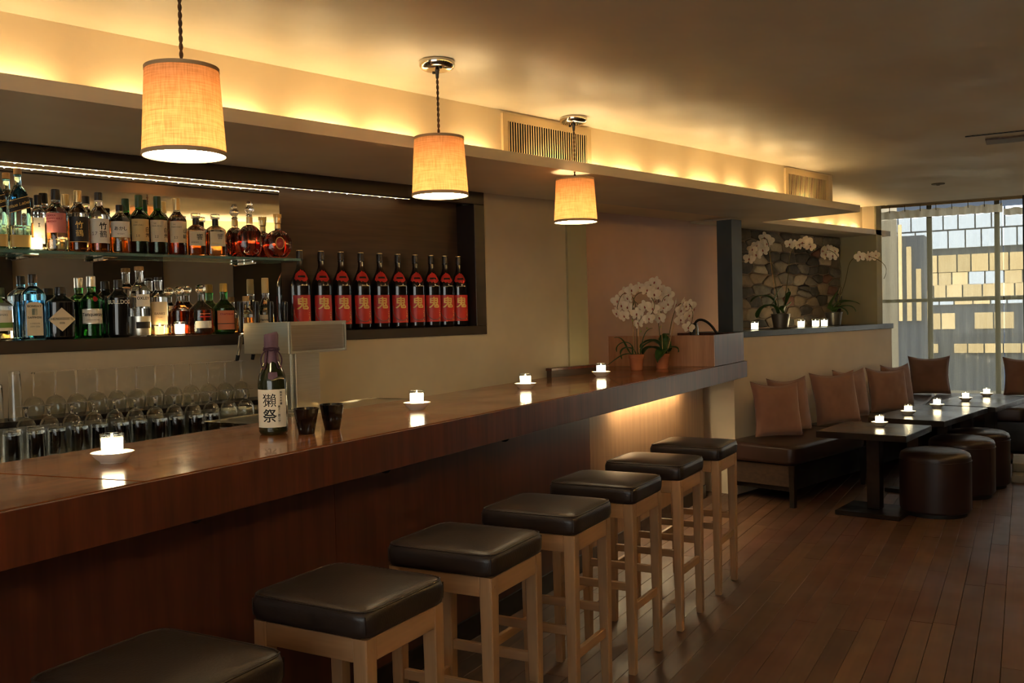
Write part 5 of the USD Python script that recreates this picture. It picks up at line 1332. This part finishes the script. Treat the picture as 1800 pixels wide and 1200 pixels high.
A = [(405, 305), (465, 240), (490, 285), (520, 222), (440, 345), (488, 358), (400, 405), (458, 430), (592, 200), (548, 215), (645, 222), (560, 415), (572, 490), (625, 358), (655, 455), (690, 378), (702, 262), (705, 312)]
orchid('potted white orchid at the bar end, left one, with long drooping strap leaves', pa, ra, ('terracotta', 0.038, 0.052, 0.106),
       [(view([(530, 740), (530, 560), (532, 330), (560, 262), (610, 242), (668, 272), (700, 330), (655, 440)], k, 550, 873, [0, 0.005, 0.01, 0, -0.01, -0.02, -0.03, -0.03]), 0.0034),
        (view([(560, 745), (558, 600), (556, 380), (520, 270), (470, 245), (425, 290), (405, 400)], k, 550, 873, [0.01, 0.02, 0.02, 0.01, 0, -0.01, -0.02]), 0.0032),
        (view([(545, 420), (552, 320), (590, 390), (572, 480)], k, 550, 873, [0.015, 0.0, -0.03, -0.035]), 0.0022)],
       fl(A, 550, 873, k), [(view([(520, 750), (470, 690), (420, 612), (375, 606)], k, 550, 873, [0, -0.01, -0.03, -0.04]), 0.028), (view([(520, 752), (440, 650), (398, 680), (392, 722)], k, 550, 873, [0, 0.01, 0.0, -0.01]), 0.020),
                            (view([(525, 752), (455, 745), (380, 785), (318, 825)], k, 550, 873, [0, -0.03, -0.05, -0.06]), 0.024), (view([(545, 752), (480, 690), (445, 700), (432, 780)], k, 550, 873, [0, -0.03, -0.05, -0.055]), 0.028),
                            (view([(575, 750), (610, 620), (650, 550), (685, 535)], k, 550, 873, [0, 0.0, 0.0, 0.0]), 0.026), (view([(575, 752), (640, 660), (700, 640)], k, 550, 873, [0, 0.03, 0.04]), 0.03)],
       [(view([(590, 560)], k, 550, 873)[0], 0.016), (view([(640, 535)], k, 550, 873)[0], 0.016), (view([(525, 470)], k, 550, 873)[0], 0.017)],
       [view([(532, 742), (528, 480)], k, 550, 873, [-0.012, -0.010]), view([(575, 742), (572, 500)], k, 550, 873, [-0.008, -0.008])], 0.086, 5, 'white orchids at the end of the bar')
B = [(690, 165), (720, 150), (745, 195), (775, 215), (800, 222), (828, 255), (800, 290), (790, 355), (820, 330), (752, 440), (880, 335), (925, 385), (920, 460), (985, 525), (1000, 345), (990, 425), (1025, 375), (945, 320), (965, 350)]
orchid('potted white orchid at the bar end, right one, with broad dark green leaves', pb, rb_, ('terracotta', 0.038, 0.052, 0.104),
       [(view([(770, 740), (752, 600), (742, 420), (745, 250), (715, 165), (680, 175)], k, 765, 862, [0, 0.01, 0.01, 0, -0.01, -0.02]), 0.0034), (view([(742, 480), (770, 330), (800, 270), (830, 260)], k, 765, 862, [0.01, 0, -0.02, -0.03]), 0.0026),
        (view([(800, 740), (828, 590), (870, 410), (925, 330), (985, 330), (1020, 390), (985, 520)], k, 765, 862, [0, 0.01, 0.0, -0.01, -0.02, -0.03, -0.04]), 0.0034)],
       fl(B, 765, 862, k), [(view([(770, 745), (700, 690), (640, 700), (610, 740)], k, 765, 862, [0, -0.03, -0.06, -0.08]), 0.075), (view([(780, 745), (770, 720), (745, 770), (730, 808)], k, 765, 862, [0, -0.05, -0.08, -0.085]), 0.085),
                            (view([(760, 745), (700, 640), (640, 640), (590, 690)], k, 765, 862, [0, 0.02, 0.03, 0.02]), 0.08), (view([(780, 745), (790, 640), (800, 585), (830, 590)], k, 765, 862, [0.01, 0.03, 0.04, 0.05]), 0.085),
                            (view([(795, 745), (850, 690), (890, 700), (900, 730)], k, 765, 862, [0, 0.02, 0.03, 0.03]), 0.05)],
       [(view([(755, 520)], k, 765, 862)[0], 0.014)], [view([(772, 735), (766, 500)], k, 765, 862, [-0.012, -0.012]), view([(808, 735), (872, 480)], k, 765, 862, [-0.012, -0.008])], 0.086, 9, 'white orchids at the end of the bar')

# the two pots on the slate ledge
k = 0.00108
pa, pb = (7.40, 4.06, 1.288), (8.41, 4.06, 1.288)
ra, rb_ = math.degrees(math.atan2(pa[1], pa[0])) - 90, math.degrees(math.atan2(pb[1], pb[0])) - 90
for p_, lab in ((pa, 'flat grey saucer under the left flower pot on the ledge'), (pb, 'flat grey saucer under the right flower pot on the ledge')):
    t = thing('pot_saucer', lab, 'saucer', p_, 0, 'saucers under the ledge pots')
    part(t, 'dish', lathe([(0.001, 0.0), (0.085, 0.0), (0.095, 0.008), (0.092, 0.009), (0.083, 0.004), (0.001, 0.004)], 40), M['zinc'], 35)
A = [(405, 232), (435, 262), (382, 285), (345, 292), (305, 325), (345, 345), (388, 335), (335, 368), (280, 400), (420, 285)]
A2 = [(600, 292), (640, 300), (672, 305), (700, 290), (732, 280), (758, 318)]
orchid('potted white orchid on the slate ledge, left one, before the stones', (pa[0], pa[1], pa[2] + 0.0045), ra, ('zinc', 0.062, 0.082, 0.125),
       [(view([(500, 850), (490, 650), (460, 470), (440, 330), (410, 240), (350, 270), (285, 390)], k, 520, 972, [0, -0.01, -0.02, -0.03, -0.04, -0.05, -0.06]), 0.004), (view([(545, 850), (570, 640), (590, 480), (618, 345), (680, 300), (755, 310)], k, 520, 972, [0, -0.01, -0.02, -0.03, -0.04, -0.05]), 0.004)],
       fl(A, 520, 972, k, 0.03) + fl(A2, 520, 972, k, 0.03),
       [(view([(500, 850), (430, 720), (340, 715), (288, 755)], k, 520, 972, [0, -0.02, -0.03, -0.03]), 0.05), (view([(500, 855), (420, 790), (360, 830), (335, 885)], k, 520, 972, [0, -0.05, -0.07, -0.08]), 0.075),
        (view([(510, 850), (480, 740), (510, 670), (535, 640)], k, 520, 972, [0, 0, 0, 0]), 0.05), (view([(545, 850), (570, 770), (585, 700), (580, 650)], k, 520, 972, [0, 0.0, 0.01, 0.01]), 0.07), (view([(540, 850), (540, 800), (580, 790), (600, 760)], k, 520, 972, [0, -0.03, -0.04, -0.05]), 0.05)],
       [(view([(790, 345)], k, 520, 972)[0], 0.018)], [view([(495, 845), (440, 350)], k, 520, 972, [0.01, -0.02])], 0.100, 13, 'white orchids on the slate ledge', back=4.19)
B = [(868, 290), (900, 278), (935, 285), (960, 295), (880, 322), (945, 335), (915, 300)]
B2 = [(1165, 360), (1235, 362), (1262, 365), (1290, 355)]
orchid('potted white orchid on the slate ledge, right one, with long arching stems', (pb[0], pb[1], pb[2] + 0.0045), rb_, ('zinc', 0.062, 0.080, 0.125),
       [(view([(945, 850), (1000, 650), (1010, 460), (980, 340), (920, 290), (868, 300)], k, 945, 950, [0, 0, 0.0, -0.02, -0.03, -0.04]), 0.004), (view([(950, 850), (1020, 650), (1060, 500), (1100, 385), (1170, 355), (1290, 385), (1350, 430), (1352, 560)], k, 945, 950, [0, -0.05, -0.10, -0.14, -0.16, -0.18, -0.19, -0.19]), 0.004)],
       fl(B, 945, 950, k, 0.025) + [(x, -0.17, z) for x, y, z in fl(B2, 945, 950, k, 0.02)],
       [(view([(950, 850), (1000, 760), (1100, 745), (1158, 770)], k, 945, 950, [0, -0.03, -0.06, -0.08]), 0.05), (view([(950, 850), (1010, 790), (1090, 790), (1128, 835)], k, 945, 950, [0, -0.05, -0.08, -0.09]), 0.055), (view([(945, 852), (990, 800), (1040, 820), (1060, 860)], k, 945, 950, [0, -0.07, -0.09, -0.10]), 0.05),
        (view([(935, 850), (930, 760), (960, 700), (990, 640)], k, 945, 950, [0, 0.01, 0.02, 0.03]), 0.075), (view([(940, 850), (1000, 740), (1060, 735), (1110, 740)], k, 945, 950, [0, 0.0, 0.0, 0.0]), 0.05)],
       [(view([(1130, 330)], k, 945, 950)[0][0:1] + (-0.16,) + view([(1130, 330)], k, 945, 950)[0][2:], 0.018)], [], 0.096, 17, 'white orchids on the slate ledge', back=4.19)


# ------------------------------------------------------------------ banquette, cushions, tables, ottomans
def cushion_rows(hx, hy, z0, z1, r=0.03, e=14):
    return [(z0, hx - r, hy - r, e), (z0 + r * 0.3, hx - r * 0.3, hy - r * 0.3, e), (z0 + r, hx, hy, e), (z1 - r, hx, hy, e), (z1 - r * 0.35, hx - r * 0.3, hy - r * 0.3, e), (z1 - r * 0.05, hx - r, hy - r, e), (z1, hx - r * 2.6, hy - r * 2.6, 8), (z1 + 0.006, hx * 0.5, hy * 0.4, 4)]


bq = thing('banquette', 'long dark leather banquette along the low wall', 'bench', (7.80, 3.585, 0), 0)
L2 = 1.64
for kk, (a, b) in enumerate(((-1.64, -0.42), (-0.42, 0.80), (0.80, 1.50))):
    cx, hx = (a + b) / 2, (b - a) / 2
    part(bq, 'seat_cushion', moved(loft(cushion_rows(hx - 0.002, 0.300, 0.31, 0.455, 0.03), 72), (cx, 0.0, 0)), M['bench_leather'], 50)
part(bq, 'base', box(-L2 + 0.10, 1.46, -0.20, 0.30, 0.10, 0.309, 0.004), M['black_wood'], False)
part(bq, 'end_panel', box(-L2 + 0.06, -L2 + 0.0999, -0.22, 0.22, 0.14, 0.30, 0.003), M['wenge_back'], False)
for x in (-1.60, -0.42, 0.80, 1.45):
    for y in (-0.26, 0.25):
        part(bq, 'leg', loft([(0.0, 0.020, 0.020, 8), (0.309, 0.026, 0.026, 8)], 24).apply_translation([x, y, 0]), M['black_wood'], 40)
wb = thing('window_bench', 'dark leather bench under the curtained window', 'bench', (*bar_xy(10.92, 0.2), 0), BDEG)
for kk, (a, b) in enumerate(((-1.2, -0.25), (-0.25, 0.70), (0.70, 1.65))):
    part(wb, 'seat_cushion', moved(loft(cushion_rows(0.78, (b - a) / 2 - 0.002, 0.31, 0.455, 0.03), 72), (0, (a + b) / 2, 0)), M['bench_leather'], 50)
part(wb, 'base', box(-0.74, 0.78, -1.15, 1.62, 0.02, 0.309, 0.004), M['black_wood'], False)
t = thing('floor_step', 'low pale grey two-tier step on the floor at the right edge', 'step', (*bar_xy(8.50, 0), 0), BDEG)
part(t, 'lower_tier', box(0, 0.75, -0.8, 0.105, 0, 0.06, 0.004), M['concrete'], False)
part(t, 'upper_tier', box(0.20, 0.75, -0.8, 0.10, 0.0605, 0.13, 0.004), M['concrete'], False)


def pillow(label, loc, yaw, lean, w=0.44, h=0.43, th=0.13, seed=0, roll=0.0):
    t = thing('throw_pillow', label, 'cushion', loc, yaw, 'brown suede pillows on the benches')
    n = 25
    u = np.linspace(-1, 1, n)
    U, V = np.meshgrid(u, u, indexing='ij')
    X = w / 2 * U * (1 - 0.11 * (1 - V ** 2) * np.abs(U) ** 1.5)
    Z = h / 2 * V * (1 - 0.11 * (1 - U ** 2) * np.abs(V) ** 1.5)
    T = th / 2 * ((1 - np.abs(U) ** 2.6) * (1 - np.abs(V) ** 2.6)) ** 0.42
    nz = meshkit.fbm(np.stack([U * 2.2 + seed, V * 2.2, np.full_like(U, seed * 3.1)], -1), 3)
    T = T * (0.88 + 0.3 * nz)
    Z = Z - 0.015 * (1 - U ** 2)
    F = np.stack([X, -T, Z], -1)
    Bk = np.stack([X, T, Z], -1)
    m = cat(grid(F), trimesh.Trimesh(grid(Bk).vertices, grid(Bk).faces[:, ::-1], process=False))
    e = np.concatenate([F[:, 0], F[-1, 1:], F[::-1, -1][1:], F[0, ::-1][1:]])
    pm = tube(e, 0.0032, 6)
    lo = None
    for q in (m, pm):
        q.apply_transform(trimesh.transformations.rotation_matrix(roll, [0, 1, 0]))
        q.apply_transform(trimesh.transformations.rotation_matrix(-lean, [1, 0, 0]))
        lo = q.vertices[:, 2].min() if lo is None else min(lo, q.vertices[:, 2].min())
    for q in (m, pm):
        q.apply_translation([0, 0, -lo])
    c = part(t, 'cover', m, M['suede'], 50)
    part(c, 'piping', pm, M['suede'], 50)
    return t


ZSEAT = 0.4605
pillow('brown suede pillow nearest the bar end, front one of the first pair', (6.56, 3.645, ZSEAT), -27, 0.20, seed=1, roll=0.03, w=0.43, h=0.43)
pillow('reddish brown suede pillow behind the first pillow by the bar end', (6.93, 3.735, ZSEAT), -14, 0.16, seed=2, w=0.45, h=0.44)
pillow('brown suede pillow in the middle of the banquette, largest of the row', (7.56, 3.645, ZSEAT), -26, 0.20, seed=3, roll=-0.02, w=0.46, h=0.45)
pillow('brown suede pillow half hidden behind the largest pillow', (8.10, 3.755, ZSEAT), -12, 0.14, seed=4, w=0.44, h=0.44)
pillow('brown suede pillow on the banquette, third group, front one', (8.66, 3.655, ZSEAT), -24, 0.20, seed=5, roll=0.03, w=0.46, h=0.42)
pillow('brown suede pillow on the banquette, third group, back one near the pier', (9.12, 3.755, ZSEAT), -12, 0.14, seed=6, w=0.45, h=0.43)
pillow('upright brown suede pillow before the curtain, left of the lit tables', (*bar_xy(11.42, 0.952), ZSEAT), BDEG - 78, 0.12, seed=7, w=0.44, h=0.43)
pillow('brown suede pillow before the curtain, cut by the right edge', (*bar_xy(11.42, 0.005), ZSEAT), BDEG - 82, 0.12, seed=8, w=0.42, h=0.42)


def table(label, loc, rot, w, d, ped):
    t = thing('lounge_table', label, 'table', loc, rot, 'low dark tables before the banquette')
    part(t, 'top', box(-w / 2, w / 2, -d / 2, d / 2, 0.555, 0.60, 0.004), M['black_wood'], False)
    for x in ped:
        part(t, 'pedestal', box(x - 0.045, x + 0.045, -0.045, 0.045, 0.032, 0.554, 0.004), M['black_wood'], False)
        part(t, 'foot', box(x - 0.20 if len(ped) == 1 else x - 0.05, x + 0.20 if len(ped) == 1 else x + 0.05, -0.22, 0.22, 0.0, 0.031, 0.004), M['black_wood'], False)


table('small dark square table nearest the bar stools', (6.40, 2.80, 0), 7, 0.66, 0.60, (0.0,))
table('long dark table in the middle, with two candles', (7.60, 2.87, 0), 3, 1.14, 0.56, (-0.36, 0.36))
table('long dark table farthest away, by the window bench', (8.80, 2.89, 0), 3, 1.16, 0.56, (-0.36, 0.36))
TS = 'white saucers under the table candles'
for (X, Y), w_ in (((6.546, 2.825), 'on the small square table'), ((7.358, 2.945), 'on the left half of the middle table'), ((7.983, 2.955), 'on the right half of the middle table'), ((8.679, 2.965), 'on the left half of the far table'), ((9.21, 2.96), 'farthest away, on the right half of the far table')):
    copy_of(s0_, 'white saucer under the lit candle ' + w_, (X, Y, 0.6003), group=TS)
    copy_of(c0, 'lit glass votive candle ' + w_, (X, Y, 0.6075), group='glass votive candles on the tables')


def ottoman(label, loc, rot):
    t = thing('ottoman', label, 'ottoman', loc, rot, 'round dark leather ottomans')
    R = 0.232
    part(t, 'body', lathe([(R - 0.012, 0.03), (R, 0.045), (R, 0.375), (R - 0.002, 0.38)], 56), M['ottoman_leather'], 40)
    tp = part(t, 'seat', lathe([(R - 0.002, 0.381), (R - 0.001, 0.405), (R - 0.010, 0.428), (R - 0.035, 0.443), (R - 0.09, 0.453), (0.001, 0.460)], 56), M['ottoman_leather'], 60)
    a = np.linspace(0, 2 * np.pi, 57)
    part(tp, 'piping', tube(np.stack([(R + 0.0005) * np.cos(a), (R + 0.0005) * np.sin(a), np.full(57, 0.3805)], 1), 0.004, 6), M['ottoman_leather'], 60)
    part(t, 'plinth', lathe([(R - 0.03, 0.0), (R - 0.03, 0.03)], 40), M['black'], 40)
    part(t, 'side_seam', tube([(0, -R - 0.0005, 0.05), (0, -R - 0.0005, 0.375)], 0.002, 5), M['ottoman_leather'], 60)
    return t


o0 = ottoman('round dark leather ottoman nearest the camera, by the small square table', (6.635, 2.475, 0), 20)
copy_of(o0, 'round dark leather ottoman in the middle of the three', (7.395, 2.56, 0), -15)
copy_of(o0, 'round dark leather ottoman farthest from the camera', (7.872, 2.60, 0), 60)
